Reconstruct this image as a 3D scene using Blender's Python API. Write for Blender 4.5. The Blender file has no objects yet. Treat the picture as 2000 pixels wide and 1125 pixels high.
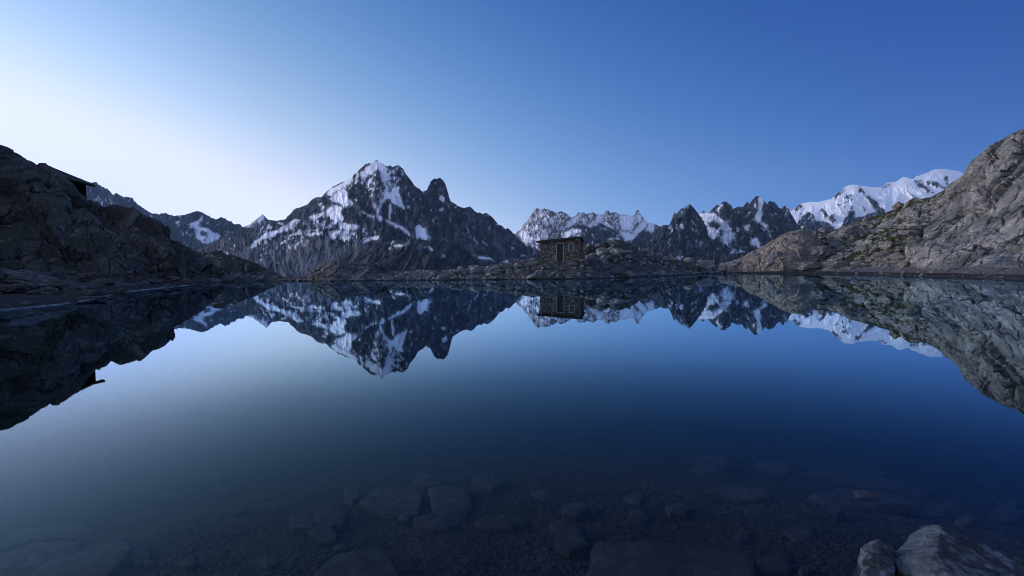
import bpy, bmesh, math, random
import numpy as np
from mathutils import Vector, Matrix
from mathutils.noise import noise as mnoise

random.seed(7)
rng = np.random.default_rng(11)
S = bpy.context.scene
COL = S.collection

# ------------------------------------------------------------------ camera
F = 889.0                      # focal length in pixels of the 2000 px wide photograph (16 mm lens)
PITCH = math.radians(-2.45)
ROLL = 0.0112
EYE = np.array([0.0, 0.0, 1.5])
cP, sP, cR, sR = math.cos(PITCH), math.sin(PITCH), math.cos(ROLL), math.sin(ROLL)
cam = bpy.data.cameras.new('camera')
cam.sensor_width = 36.0
cam.lens = F / 2000 * 36.0
cam.clip_start = 0.05
cam.clip_end = 60000
camo = bpy.data.objects.new('camera', cam)
COL.objects.link(camo)
ex = Vector((cR, sR * sP, -sR * cP))
ey = Vector((sR, -cR * sP, cR * cP))
fw = Vector((0, cP, sP))
M = Matrix.Identity(4)
for i in range(3):
    M[i][0], M[i][1], M[i][2], M[i][3] = ex[i], ey[i], -fw[i], EYE[i]
camo.matrix_world = M
S.camera = camo

# ------------------------------------------------------------------ world: dawn sky
SUN_AZ = math.radians(-80)     # the glow of the coming sunrise stands left of the picture
SUN_EL = math.radians(11.0)
W = bpy.data.worlds.new('World')
S.world = W
W.use_nodes = True
nt = W.node_tree
nt.nodes.clear()


def N(tree, typ, **kw):
    n = tree.nodes.new(typ)
    for k, v in kw.items():
        setattr(n, k, v)
    return n


def math_node(tree, op, a, b=None, clamp=False):
    n = N(tree, 'ShaderNodeMath', operation=op)
    n.use_clamp = clamp
    for i, v in enumerate((a, b)):
        if v is None:
            continue
        if isinstance(v, (int, float)):
            n.inputs[i].default_value = v
        else:
            tree.links.new(v, n.inputs[i])
    return n.outputs[0]


tc = N(nt, 'ShaderNodeTexCoord')
dot = N(nt, 'ShaderNodeVectorMath', operation='DOT_PRODUCT')
nt.links.new(tc.outputs['Generated'], dot.inputs[0])
dot.inputs[1].default_value = (math.sin(SUN_AZ), math.cos(SUN_AZ), 0)
sep = N(nt, 'ShaderNodeSeparateXYZ')
nt.links.new(tc.outputs['Generated'], sep.inputs[0])
comb = N(nt, 'ShaderNodeCombineColor')
mr = N(nt, 'ShaderNodeMapRange', interpolation_type='SMOOTHSTEP')
nt.links.new(sep.outputs[1], mr.inputs['Value'])
mr.inputs['From Min'].default_value = 0.05
mr.inputs['From Max'].default_value = -0.6
bk = math_node(nt, 'MULTIPLY', mr.outputs[0], math_node(nt, 'EXPONENT', math_node(nt, 'MULTIPLY', math_node(nt, 'ABSOLUTE', sep.outputs[2]), -1.2)))
for i, (a, b, c, zm, top) in enumerate(((-0.70, 2.42, -5.25, 0.62, 0.93), (-0.43, 1.50, -3.2, 0.66, 1.02), (-0.03, 0.70, -1.65, 0.70, 1.45))):
    zc = math_node(nt, 'MINIMUM', math_node(nt, 'MAXIMUM', sep.outputs[2], 0.0), zm)
    e = math_node(nt, 'ADD', math_node(nt, 'MULTIPLY', dot.outputs['Value'], b), a)
    e = math_node(nt, 'ADD', e, math_node(nt, 'MULTIPLY', zc, c))
    e = math_node(nt, 'ADD', e, math_node(nt, 'MULTIPLY', math_node(nt, 'MAXIMUM', math_node(nt, 'SUBTRACT', dot.outputs['Value'], 0.58), 0.0), (0.1, 0.4, 0.9)[i]))
    e = math_node(nt, 'EXPONENT', e)
    sm = N(nt, 'ShaderNodeMath', operation='SMOOTH_MIN')
    nt.links.new(e, sm.inputs[0])
    sm.inputs[1].default_value = top
    sm.inputs[2].default_value = 0.35
    # added glow in the unseen sky behind the camera, filling the dark near slopes
    g = math_node(nt, 'MULTIPLY', bk, (0.52, 0.52, 0.56)[i])
    nt.links.new(math_node(nt, 'ADD', sm.outputs[0], g), comb.inputs[i])
bg = N(nt, 'ShaderNodeBackground')
nt.links.new(comb.outputs[0], bg.inputs[0])
bg.inputs[1].default_value = 1.0
wo = N(nt, 'ShaderNodeOutputWorld')
nt.links.new(bg.outputs[0], wo.inputs[0])

# first faint light of the sun still close to the horizon
sl = bpy.data.lights.new('sun', 'SUN')
sl.energy = 3.2
sl.angle = math.radians(20)
sl.color = (1.0, 0.88, 0.85)
so = bpy.data.objects.new('sun', sl)
COL.objects.link(so)
sdir = Vector((math.sin(SUN_AZ) * math.cos(SUN_EL), math.cos(SUN_AZ) * math.cos(SUN_EL), math.sin(SUN_EL)))
so.rotation_euler = sdir.to_track_quat('Z', 'Y').to_euler()

S.view_settings.view_transform = 'Standard'
S.view_settings.look = 'None'
S.view_settings.exposure = 0.0
S.view_settings.gamma = 1.0
S.render.engine = 'CYCLES'
S.cycles.use_denoising = True
S.cycles.filter_width = 0.9
S.cycles.max_bounces = 8
S.cycles.diffuse_bounces = 3
S.cycles.glossy_bounces = 3
S.cycles.transparent_max_bounces = 12
S.cycles.volume_bounces = 0


# ------------------------------------------------------------------ pixels of the photograph -> world
def ray(x, y):
    """direction with unit forward (Y) component"""
    x = np.asarray(x, float)
    y = np.asarray(y, float)
    u = (x - 1000) / F
    v = -(y - 562.5) / F
    u2 = cR * u + sR * v
    v2 = -sR * u + cR * v
    Y = cP - v2 * sP
    Z = sP + v2 * cP
    return np.stack([u2 / Y, np.ones_like(u2 + 0 * Y), Z / Y], -1)


def pt(x, y, d):
    return EYE + ray(x, y) * np.asarray(d, float)[..., None]


def wd(x, y):
    """forward distance at which pixel x, y meets the water"""
    return float(-EYE[2] / ray(x, y)[2])


def wpt(x, y, z=0.0):
    r = ray(x, y)
    return EYE + r * ((z - EYE[2]) / r[2])


def wy(x, d):
    """pixel row at which the water lies d metres ahead in pixel column x"""
    lo, hi = 515.0, 1400.0
    for _ in range(60):
        m_ = (lo + hi) / 2
        r = ray(x, m_)
        if r[2] > -EYE[2] / d:
            lo = m_
        else:
            hi = m_
    return lo


# ------------------------------------------------------------------ noise
def _h(ix, iy, iz, s):
    with np.errstate(over='ignore'):
        n = (ix.astype(np.uint32) * np.uint32(374761393) + iy.astype(np.uint32) * np.uint32(668265263)
             + iz.astype(np.uint32) * np.uint32(2147483647 - 1274126177) + np.uint32((s * 974634541 + 1013) & 0xffffffff))
        n = (n ^ (n >> np.uint32(13))) * np.uint32(1274126177)
        n = (n ^ (n >> np.uint32(16))) * np.uint32(2246822519)
        n = n ^ (n >> np.uint32(15))
    return n.astype(np.float64) / 4294967295.0


def vn(p, s=0):
    i = np.floor(p).astype(np.int64)
    f = p - i
    f = f * f * f * (f * (f * 6 - 15) + 10)
    o = 0
    for a in (0, 1):
        wx = f[..., 0] if a else 1 - f[..., 0]
        for b in (0, 1):
            wy = f[..., 1] if b else 1 - f[..., 1]
            for c in (0, 1):
                wz = f[..., 2] if c else 1 - f[..., 2]
                o = o + wx * wy * wz * _h(i[..., 0] + a, i[..., 1] + b, i[..., 2] + c, s)
    return o * 2 - 1


def fbm(p, o=5, s=0, gain=0.5, ridged=False):
    t, a, tot = 0, 1.0, 0
    for k in range(o):
        n = vn(p * (2.03 ** k) + 17.3 * k, s + k)
        if ridged:
            n = 1 - 2 * np.abs(n)
        t = t + a * n
        tot += a
        a *= gain
    return t / tot


def vor(p, s=0):
    """returns F1, F2-F1, random of cell (3), offset to the cell point"""
    i = np.floor(p).astype(np.int64)
    f1 = np.full(p.shape[:-1], 9.0)
    f2 = f1.copy()
    cid = np.zeros(p.shape[:-1] + (3,), np.int64)
    off = np.zeros(p.shape)
    for a in (-1, 0, 1):
        for b in (-1, 0, 1):
            for c in (-1, 0, 1):
                q = i + np.array([a, b, c])
                w = np.stack([_h(q[..., 0], q[..., 1], q[..., 2], s + k) for k in range(3)], -1)
                dv = p - (q + w)
                d = np.sqrt((dv ** 2).sum(-1))
                m = d < f1
                f2 = np.where(m, f1, np.minimum(f2, d))
                f1 = np.where(m, d, f1)
                cid[m] = q[m]
                off[m] = dv[m]
    r = np.stack([_h(cid[..., 0], cid[..., 1], cid[..., 2], s + 50 + k) for k in range(3)], -1)
    return f1, f2 - f1, r, off


def sst(a, b, x):
    t = np.clip((x - a) / (b - a), 0, 1)
    return t * t * (3 - 2 * t)


def polysd(X, Y, poly):
    """signed distance (inside positive) in pixels"""
    P = np.array(poly, float)
    ins = np.zeros(X.shape, bool)
    best = np.full(X.shape, 1e9)
    n = len(P)
    for k in range(n):
        x0, y0 = P[k]
        x1, y1 = P[(k + 1) % n]
        dx, dy = x1 - x0, y1 - y0
        t = np.clip(((X - x0) * dx + (Y - y0) * dy) / (dx * dx + dy * dy + 1e-9), 0, 1)
        best = np.minimum(best, (X - x0 - t * dx) ** 2 + (Y - y0 - t * dy) ** 2)
        if abs(dy) > 1e-9:
            c = ((y0 > Y) != (y1 > Y)) & (X < dx * (Y - y0) / dy + x0)
            ins ^= c
    return np.where(ins, 1, -1) * np.sqrt(best)


# ------------------------------------------------------------------ materials
def mat(name):
    m = bpy.data.materials.new(name)
    m.use_nodes = True
    t = m.node_tree
    b = t.nodes['Principled BSDF']
    b.inputs['Specular IOR Level'].default_value = 0.25
    return m, t, b


def ramp(t, src, stops):
    r = N(t, 'ShaderNodeValToRGB')
    while len(r.color_ramp.elements) < len(stops):
        r.color_ramp.elements.new(0.5)
    for e, (p, c) in zip(r.color_ramp.elements, stops):
        e.position = p
        e.color = (*c, 1) if len(c) == 3 else c
    t.links.new(src, r.inputs[0])
    return r.outputs[0]


def mixc(t, fac, a, b):
    m = N(t, 'ShaderNodeMix', data_type='RGBA')
    for s, v in ((m.inputs[0], fac), (m.inputs[6], a), (m.inputs[7], b)):
        if isinstance(v, (int, float)):
            s.default_value = v
        elif isinstance(v, tuple):
            s.default_value = (*v, 1)
        else:
            t.links.new(v, s)
    return m.outputs[2]


def attr(t, name):
    a = N(t, 'ShaderNodeAttribute', attribute_name=name)
    return a.outputs['Fac']


def noise(t, scale, detail=6, rough=0.6, vec=None, dist=0.0):
    n = N(t, 'ShaderNodeTexNoise')
    n.inputs['Scale'].default_value = scale
    n.inputs['Detail'].default_value = detail
    n.inputs['Roughness'].default_value = rough
    n.inputs['Distortion'].default_value = dist
    if vec is None:
        vec = N(t, 'ShaderNodeTexCoord').outputs['Object']
    t.links.new(vec, n.inputs['Vector'])
    return n.outputs['Fac']


def bump(t, b, h, strength, dist):
    n = N(t, 'ShaderNodeBump')
    n.inputs['Strength'].default_value = strength
    n.inputs['Distance'].default_value = dist
    t.links.new(h, n.inputs['Height'])
    t.links.new(n.outputs[0], b.inputs['Normal'])


def far_rock(name, dark, mid, light, snow=(0.88, 0.90, 0.94), ice=(0.34, 0.39, 0.46)):
    m, t, b = mat(name)
    c = ramp(t, attr(t, 'tone'), [(0.15, dark), (0.5, mid), (0.88, light)])
    sc = mixc(t, attr(t, 'ice'), snow, ice)
    c = mixc(t, attr(t, 'snow'), c, sc)
    t.links.new(c, b.inputs['Base Color'])
    b.inputs['Roughness'].default_value = 0.9
    b.inputs['Specular IOR Level'].default_value = 0.05
    return m


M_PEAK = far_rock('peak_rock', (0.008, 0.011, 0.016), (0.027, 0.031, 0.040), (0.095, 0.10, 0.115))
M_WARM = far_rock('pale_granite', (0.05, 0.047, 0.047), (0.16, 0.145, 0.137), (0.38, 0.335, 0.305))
M_NEARRIDGE = far_rock('ridge_rock', (0.014, 0.017, 0.019), (0.032, 0.037, 0.040), (0.080, 0.085, 0.087))


def near_rock(name, dark, mid, light, moss_shade=None, gravel=None, sc=1.0, bstr=0.8, wet=0.75, cracks=0.0, rot=(0, 0, 0), stretch=(1, 1, 1), bd=0.35, big=0.0, wetline=True):
    m, t, b = mat(name)
    mp = N(t, 'ShaderNodeMapping')
    mp.inputs['Rotation'].default_value = rot
    mp.inputs['Scale'].default_value = stretch
    t.links.new(N(t, 'ShaderNodeTexCoord').outputs['Object'], mp.inputs['Vector'])
    vec = mp.outputs[0]
    n1 = noise(t, 0.35 * sc, 8, 0.62, vec, 0.4)
    n2 = noise(t, 2.4 * sc, 9, 0.72, vec, 0.3)
    n3 = noise(t, 11 * sc, 5, 0.7)
    v = math_node(t, 'ADD', math_node(t, 'MULTIPLY', n1, 0.35), math_node(t, 'MULTIPLY', n2, 0.40))
    v = math_node(t, 'ADD', v, math_node(t, 'MULTIPLY', n3, 0.25))
    c = ramp(t, v, [(0.38, dark), (0.5, mid), (0.62, light)])
    if big:
        nb_ = noise(t, big, 4, 0.6, vec, 0.6)
        c = mixc(t, ramp(t, nb_, [(0.40, (0.75, 0.75, 0.75)), (0.60, (0.0, 0.0, 0.0))]), c, tuple(x * 1.1 for x in dark))
    h = math_node(t, 'ADD', math_node(t, 'MULTIPLY', n2, 0.6), math_node(t, 'MULTIPLY', n3, 0.30))
    if cracks:
        wn = N(t, 'ShaderNodeTexNoise')
        wn.inputs['Scale'].default_value = 0.9 * sc
        wn.inputs['Detail'].default_value = 5
        t.links.new(vec, wn.inputs['Vector'])
        av = N(t, 'ShaderNodeVectorMath', operation='MULTIPLY_ADD')
        t.links.new(wn.outputs['Color'], av.inputs[0])
        av.inputs[1].default_value = (1.3 / sc,) * 3
        t.links.new(vec, av.inputs[2])
        tot = None
        for scl, wd_ in ((0.42 * sc, 0.030), (1.3 * sc, 0.045)):
            vo = N(t, 'ShaderNodeTexVoronoi', feature='DISTANCE_TO_EDGE')
            vo.inputs['Scale'].default_value = scl
            t.links.new(av.outputs[0], vo.inputs['Vector'])
            mr_ = N(t, 'ShaderNodeMapRange', interpolation_type='SMOOTHSTEP')
            t.links.new(vo.outputs['Distance'], mr_.inputs['Value'])
            mr_.inputs['From Min'].default_value = wd_ * 0.25
            mr_.inputs['From Max'].default_value = wd_ * 1.5
            mr_.inputs['To Min'].default_value = 1.0
            mr_.inputs['To Max'].default_value = 0.0
            tot = mr_.outputs[0] if tot is None else math_node(t, 'MAXIMUM', tot, math_node(t, 'MULTIPLY', mr_.outputs[0], 0.6))
        gate = N(t, 'ShaderNodeMapRange')
        t.links.new(n1, gate.inputs['Value'])
        gate.inputs['From Min'].default_value = 0.40
        gate.inputs['From Max'].default_value = 0.56
        tot = math_node(t, 'MULTIPLY', tot, gate.outputs[0])
        c = mixc(t, math_node(t, 'MULTIPLY', tot, cracks), c, tuple(x * 0.25 for x in dark))
        h = math_node(t, 'SUBTRACT', h, math_node(t, 'MULTIPLY', tot, 0.8))
    if gravel is not None:
        g = ramp(t, noise(t, 6 * sc, 7, 0.8), [(0.36, tuple(x * 0.45 for x in gravel)), (0.52, gravel), (0.68, tuple(x * 2.0 for x in gravel))])
        c = mixc(t, attr(t, 'gravel'), c, g)
    if moss_shade is not None:
        g = ramp(t, noise(t, 5 * sc, 6, 0.7), [(0.3, tuple(x * 0.45 for x in moss_shade)), (0.7, tuple(x * 1.25 for x in moss_shade))])
        c = mixc(t, attr(t, 'moss_shade'), c, g)
    if wetline:                                   # rock stays dark and wet just above the water
        sz = N(t, 'ShaderNodeSeparateXYZ')
        t.links.new(N(t, 'ShaderNodeNewGeometry').outputs['Position'], sz.inputs[0])
        wl_ = N(t, 'ShaderNodeMapRange', interpolation_type='SMOOTHSTEP')
        t.links.new(math_node(t, 'ADD', sz.outputs[2], math_node(t, 'MULTIPLY', n1, 0.25)), wl_.inputs['Value'])
        wl_.inputs['From Min'].default_value = 0.16
        wl_.inputs['From Max'].default_value = 0.34
        wl_.inputs['To Min'].default_value = 0.7
        wl_.inputs['To Max'].default_value = 0.0
        c = mixc(t, wl_.outputs[0], c, tuple(x * 0.55 for x in dark))
    t.links.new(c, b.inputs['Base Color'])
    b.inputs['Roughness'].default_value = wet
    bump(t, b, h, bstr, bd / sc)
    return m


M_LEFT = near_rock('dark_cliff', (0.05, 0.052, 0.048), (0.168, 0.170, 0.157), (0.37, 0.372, 0.348), moss_shade=(0.07, 0.078, 0.040), gravel=(0.15, 0.143, 0.135), cracks=0.9, stretch=(1, 1, 0.6), bstr=0.8, bd=0.3, big=0.25)
M_RIGHT = near_rock('grey_slab', (0.062, 0.062, 0.058), (0.262, 0.260, 0.246), (0.48, 0.478, 0.455), moss_shade=(0.040, 0.046, 0.014), gravel=(0.13, 0.124, 0.117), cracks=0.95, rot=(0.15, 0.5, 0.0), stretch=(0.4, 1, 1.1), bstr=0.8, bd=0.3, big=0.22)
M_HEAD = near_rock('headland_ground', (0.04, 0.04, 0.0385), (0.115, 0.115, 0.110), (0.27, 0.27, 0.258), moss_shade=(0.045, 0.056, 0.028), gravel=(0.11, 0.107, 0.103), cracks=0.6, bstr=0.8)
M_BROWN = near_rock('brown_outcrop', (0.10, 0.087, 0.070), (0.235, 0.205, 0.168), (0.38, 0.345, 0.29), cracks=0.6, rot=(0, 0.5, 0), stretch=(0.6, 1, 1))
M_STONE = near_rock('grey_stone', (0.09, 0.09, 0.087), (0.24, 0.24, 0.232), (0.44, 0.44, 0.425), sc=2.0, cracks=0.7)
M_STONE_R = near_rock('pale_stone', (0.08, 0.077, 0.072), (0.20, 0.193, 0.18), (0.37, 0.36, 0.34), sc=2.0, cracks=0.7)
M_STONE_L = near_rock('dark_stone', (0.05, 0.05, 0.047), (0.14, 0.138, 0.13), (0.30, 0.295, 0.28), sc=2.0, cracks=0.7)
M_BOULDER = near_rock('pale_boulder', (0.045, 0.049, 0.052), (0.125, 0.135, 0.142), (0.30, 0.315, 0.325), sc=9.0, bstr=0.8, cracks=0.25, rot=(0, 0.4, 0.3), stretch=(0.5, 1, 1.3), bd=0.12, wetline=False, moss_shade=(0.035, 0.036, 0.037))
M_SLAB = near_rock('sunken_slab', (0.014, 0.0135, 0.012), (0.036, 0.034, 0.031), (0.08, 0.076, 0.069), sc=5.0, bstr=0.5, wetline=False)


def simple(name, c, rough=0.8, n=None, amt=0.4, scale=(1, 1, 1)):
    m, t, b = mat(name)
    if n:
        mp = N(t, 'ShaderNodeMapping')
        mp.inputs['Scale'].default_value = scale
        t.links.new(N(t, 'ShaderNodeTexCoord').outputs['Object'], mp.inputs['Vector'])
        nn = noise(t, n, 5, 0.65, mp.outputs[0])
        t.links.new(ramp(t, nn, [(0.3, tuple(x * (1 - amt) for x in c)), (0.7, tuple(min(1, x * (1 + amt)) for x in c))]), b.inputs['Base Color'])
    else:
        b.inputs['Base Color'].default_value = (*c, 1)
    b.inputs['Roughness'].default_value = rough
    return m


# ------------------------------------------------------------------ meshes
def grid_mesh(name, P, mt, attrs=None, smooth=False, parent=None, label=None, cat=None, kind=None, group=None):
    ny, nx = P.shape[:2]
    me = bpy.data.meshes.new(name)
    v = P.reshape(-1, 3).astype(np.float32)
    ii = np.arange((ny - 1) * (nx - 1))
    j, i = ii // (nx - 1), ii % (nx - 1)
    a = j * nx + i
    q = np.stack([a, a + 1, a + nx + 1, a + nx], 1).astype(np.int32)
    me.vertices.add(len(v))
    me.vertices.foreach_set('co', v.ravel())
    me.loops.add(q.size)
    me.loops.foreach_set('vertex_index', q.ravel())
    me.polygons.add(len(q))
    me.polygons.foreach_set('loop_start', (np.arange(len(q)) * 4).astype(np.int32))
    me.polygons.foreach_set('loop_total', np.full(len(q), 4, np.int32))
    me.update(calc_edges=True)
    me.polygons.foreach_set('use_smooth', np.full(len(q), smooth, bool))
    for k, val in (attrs or {}).items():
        at = me.attributes.new(k, 'FLOAT', 'POINT')
        at.data.foreach_set('value', np.ascontiguousarray(val, np.float32).ravel())
    me.materials.append(mt)
    o = bpy.data.objects.new(name, me)
    COL.objects.link(o)
    tag(o, label, cat, kind, group)
    if parent:
        o.parent = parent
    return o


def tag(o, label=None, cat=None, kind=None, group=None):
    if label:
        o['label'] = label
    if cat:
        o['category'] = cat
    if kind:
        o['kind'] = kind
    if group:
        o['group'] = group
    return o


def crop(ox, oy, s):
    return lambda pts: [(ox + x / s, oy + y / s) + tuple(r) for x, y, *r in pts]


C1 = crop(0, 260, 2.961)
C2 = crop(340, 290, 4.0175)
C3 = crop(660, 290, 4.019)
C4 = crop(990, 380, 4.328)
C5 = crop(1280, 300, 4.3275)
C6 = crop(1400, 230, 3.215)


# ------------------------------------------------------------------ far mountains
def mountain(name, label, sky, d_top, d_base, mt, base=600, nx=None, ny=None, snow=(), rock=(), speck=(), ice=(), amp=0.010,
             jag=1.6, seed=0, allsnow=False, gully=0.0, sx=34.0, lean=0.0, tone_gain=1.0, zones=(), warp=1.0, prof=1.0):
    sky = np.array(sky, float)
    x0, x1 = sky[0, 0], sky[-1, 0]
    nx = nx or int((x1 - x0) * 1.0)
    xs = np.linspace(x0, x1, nx)
    yt = np.interp(xs, sky[:, 0], sky[:, 1])
    q = np.stack([xs / 7.0, np.full(nx, seed * 3.1), np.zeros(nx)], -1)
    k_ = np.exp(-0.5 * (np.arange(-90, 91) / 30.0) ** 2)
    ysm = np.convolve(np.pad(yt, 90, 'edge'), k_ / k_.sum(), 'valid')
    ysm = np.minimum(ysm, yt + 25)
    teeth = 2.4 * jag * (fbm(q, 4, seed + 3, 0.7, True) - 0.1) * np.where(yt < 540, 1, 0)
    ny = ny or int((base - yt.min()) * 0.8)
    t = np.linspace(0, 1, ny)[:, None]
    bs = np.full(nx, float(base))
    X = np.repeat(xs[None], ny, 0)
    Y = yt + (bs - yt) * (1 - t)
    Y = Y + teeth * np.exp(-(Y - yt) / 7.0)
    hs = np.clip((base - Y) / (base - ysm), 0, 1.6)
    if np.ndim(d_top):
        dt_ = np.interp(xs, [a for a, b in d_top], [b for a, b in d_top])
    else:
        dt_ = np.full(nx, float(d_top))
    D = d_base + (dt_ - d_base) * hs ** prof
    # relief: ridges and couloirs that run down the fall line
    st = lambda a: (a - a.mean()) / (a.std() + 1e-9)
    W1 = vn(np.stack([X / 46, Y / 46, 0 * X + seed], -1), seed + 9)
    W2 = vn(np.stack([X / 15, Y / 15, 0 * X + seed], -1), seed + 10)
    wx = X + lean * (Y - 400) + 9 * vn(np.stack([X / 70, Y / 70, 0 * X + seed], -1), seed + 19) + 1.2 * W2
    p1 = np.stack([wx / sx, Y / (sx * 1.9), 0 * X + seed * 1.7], -1)
    r1 = st(fbm(p1, 3, seed + 1, 0.55, True))
    p2 = np.stack([wx / (sx * 0.34), Y / (sx * 0.60), 0 * X + seed * 2.3], -1)
    r2 = st(fbm(p2, 4, seed + 5, 0.62, True))
    p3 = np.stack([(X + 3 * W2) / (sx * 0.15), Y / (sx * 0.19), 0 * X + seed], -1)
    r3 = st(fbm(p3, 4, seed + 7, 0.65))
    p4 = np.stack([(wx + 0.6 * Y) / (sx * 0.5), (Y - 0.5 * X) / (sx * 1.4), 0 * X + seed], -1)
    r4 = st(fbm(p4, 4, seed + 8, 0.6, True))
    ribs = st(fbm(np.stack([wx / (sx * 0.10), Y / (sx * 0.9), 0 * X + seed], -1), 3, seed + 25, 0.6, True))
    edge = sst(0.0, 0.10, 1 - t)
    rel = amp * (0.46 * r1 + 0.30 * r2 + 0.20 * r4 + 0.085 * r3 + 0.06 * ribs)
    # masks
    nz = 0.8 * r3 + 0.6 * r2
    XX = X + warp * (2.0 * W2 + 0.8 * r3)
    YY = Y + warp * 2.0 * vn(np.stack([X / 11, Y / 11, 0 * X + seed + 5], -1), seed + 12) + 1.0 * r3
    spot = (-0.62 * r2 - 0.3 * r1 - 0.3 * r4 + 0.62 * r3)
    r5 = st(fbm(np.stack([(X + 2 * W2) / (sx * 0.075), Y / (sx * 0.12), 0 * X + seed + 3], -1), 3, seed + 15, 0.65))
    spot = st(spot + 0.40 * W1 + 0.3 * W2 + 0.55 * r5)
    zq = lambda d_: 1.72 * (0.5 - d_) * (1 + 1.1 * (0.5 - d_) ** 2 * 4)
    sn = np.full(X.shape, 0.0)
    if allsnow:
        sn[:] = 1.0
    icy = np.zeros(X.shape)
    for poly in ice:
        icy = np.maximum(icy, sst(-4, 4, polysd(X, Y, poly)))
    for poly in snow:
        sd = polysd(XX, YY, poly)
        m = np.clip(0.5 + (sd - 1.2 * nz) / 2.0, 0, 1)
        sn = np.maximum(sn, m * (1 - 0.8 * (1 - icy) * sst(1.6, 2.0, -spot - sd * 0.03)))
    for poly, dens in speck:
        sd = polysd(XX, YY, poly)
        m = np.clip(0.5 + (sd + 3 * nz) / 7.0, 0, 1)
        s_ = np.clip(0.75 * sst(-0.25, 0.45, spot - zq(dens)) + 0.25 * sst(-0.9, 1.2, spot - zq(dens)), 0, 1)
        sn = np.maximum(sn, m * s_)
    for poly in rock:
        sd = polysd(XX, YY, poly)
        sn = np.minimum(sn, 1 - np.clip(0.5 + (sd - 1.3 * nz + 0.2) / 1.8, 0, 1) * (1 - 0.9 * sst(0.9, 1.3, spot)))
    if gully:
        sn = np.maximum(sn, 0.85 * sst(-0.1, 0.3, spot - zq(gully * 0.28)) * sst(0.45, 0.8, t))
    ic = np.zeros(X.shape)
    for poly in ice:
        sd = polysd(X, Y, poly)
        ic = np.maximum(ic, np.clip(0.5 + (sd - 2 * nz) / 10, 0, 1) * np.clip(0.5 + 0.22 * r3 + 0.25 * r2, 0, 1))
    soft = np.clip(sn, 0, 1)
    bl = soft.copy()
    for ax in (0, 1):
        kk = 3
        pd_ = np.pad(bl, [(kk, kk) if a == ax else (0, 0) for a in (0, 1)], 'edge')
        bl = sum(np.take(pd_, range(q, q + bl.shape[ax]), axis=ax) for q in range(2 * kk + 1)) / (2 * kk + 1)
    soft = 0.75 * soft + 0.25 * bl
    zt_ = np.zeros(X.shape)
    for poly, dv_, sm_ in zones:                  # scree and dark rock areas
        w_ = np.clip(0.5 + (polysd(XX, YY, poly) + 2.5 * nz) / 9.0, 0, 1)
        zt_ = zt_ * (1 - w_) + dv_ * w_
        rel = rel * (1 - sm_ * w_)
    rel = rel * (1 - (0.90 if allsnow else 0.6) * soft)
    if allsnow:
        rel = rel + amp * soft * (0.75 * fbm(np.stack([(X + 0.7 * Y) / 42, (Y - 0.5 * X) / 24, 0 * X], -1), 4, seed + 30, 0.5) + 0.25 * W2)
    D2 = D * (1 - rel * edge)
    P = pt(X, Y, D2)
    tone = np.clip(0.46 + zt_ + tone_gain * (0.13 * r3 + 0.13 * st(fbm(np.stack([wx / 8, Y / 17, 0 * X], -1), 4, seed + 21, 0.65)) + 0.04 * r1 + 0.06 * r2 + 0.09 * ribs), 0, 1)
    # far side
    nb = 6
    back = []
    for k in range(1, nb + 1):
        s = (dt_ * 0.012) * k
        B = P[-1] + np.stack([P[-1, :, 0] * s / dt_, s, -s * 0.9 - 0 * s], -1)
        back.append(B)
    P = np.concatenate([P, np.array(back)], 0)
    pad = lambda A: np.concatenate([A, np.repeat(A[-1:], nb, 0)], 0)
    return grid_mesh(name, P, mt, dict(snow=pad(soft), ice=pad(ic), tone=pad(tone)), label=label, cat='mountain', kind='structure')


# dark jagged range on the far left
mountain('mountain_range', 'dark jagged mountain range at far left with a snow field below its crest',
         [(60, 330), (120, 335)] + C1([(497, 278), (520, 279), (535, 284), (550, 278), (580, 300), (612, 318), (625, 321), (655, 355), (664, 357), (668, 343), (720, 370), (745, 368), (770, 378), (775, 390), (790, 405), (832, 432), (880, 460), (930, 467), (960, 458), (1000, 477), (1018, 480), (1024, 470), (1030, 477), (1080, 465), (1140, 450), (1170, 455), (1200, 475), (1250, 497), (1280, 485), (1300, 488), (1330, 512), (1337, 503), (1350, 520), (1390, 528), (1405, 545)]) + [(490, 452), (560, 500)],
         14000, 10000, M_PEAK, seed=3, jag=1.4, sx=26, amp=0.007,
         snow=[C2(p) for p in ([(95, 597), (160, 582), (212, 538), (212, 570), (188, 612), (250, 622), (320, 662), (372, 702), (350, 722), (290, 742), (240, 742), (180, 712), (160, 672), (200, 662), (130, 612)], [(0, 575), (40, 580), (20, 598)], [(250, 578), (275, 585), (262, 592)])],
         rock=[C2([(195, 655), (215, 640), (260, 665), (270, 690), (225, 690)])], gully=0.05)
# small sharp snow peak behind the saddle
mountain('mountain_peak', 'small sharp snowy pyramid peak showing over the saddle',
         [(462, 452), (476, 443), (489, 437), (502, 427), (508, 422), (513, 417.5), (518, 423), (524, 428.5), (530, 429), (540, 434), (560, 445)],
         16000, 12000, M_PEAK, seed=5, jag=0.5, sx=14, amp=0.005, base=520, snow=[C2([(560, 615), (600, 590), (695, 513), (700, 540), (680, 565), (640, 580), (600, 600), (620, 612), (560, 625)])],
         speck=[(C2([(650, 590), (695, 520), (745, 560), (720, 600)]), 0.35)])
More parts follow.
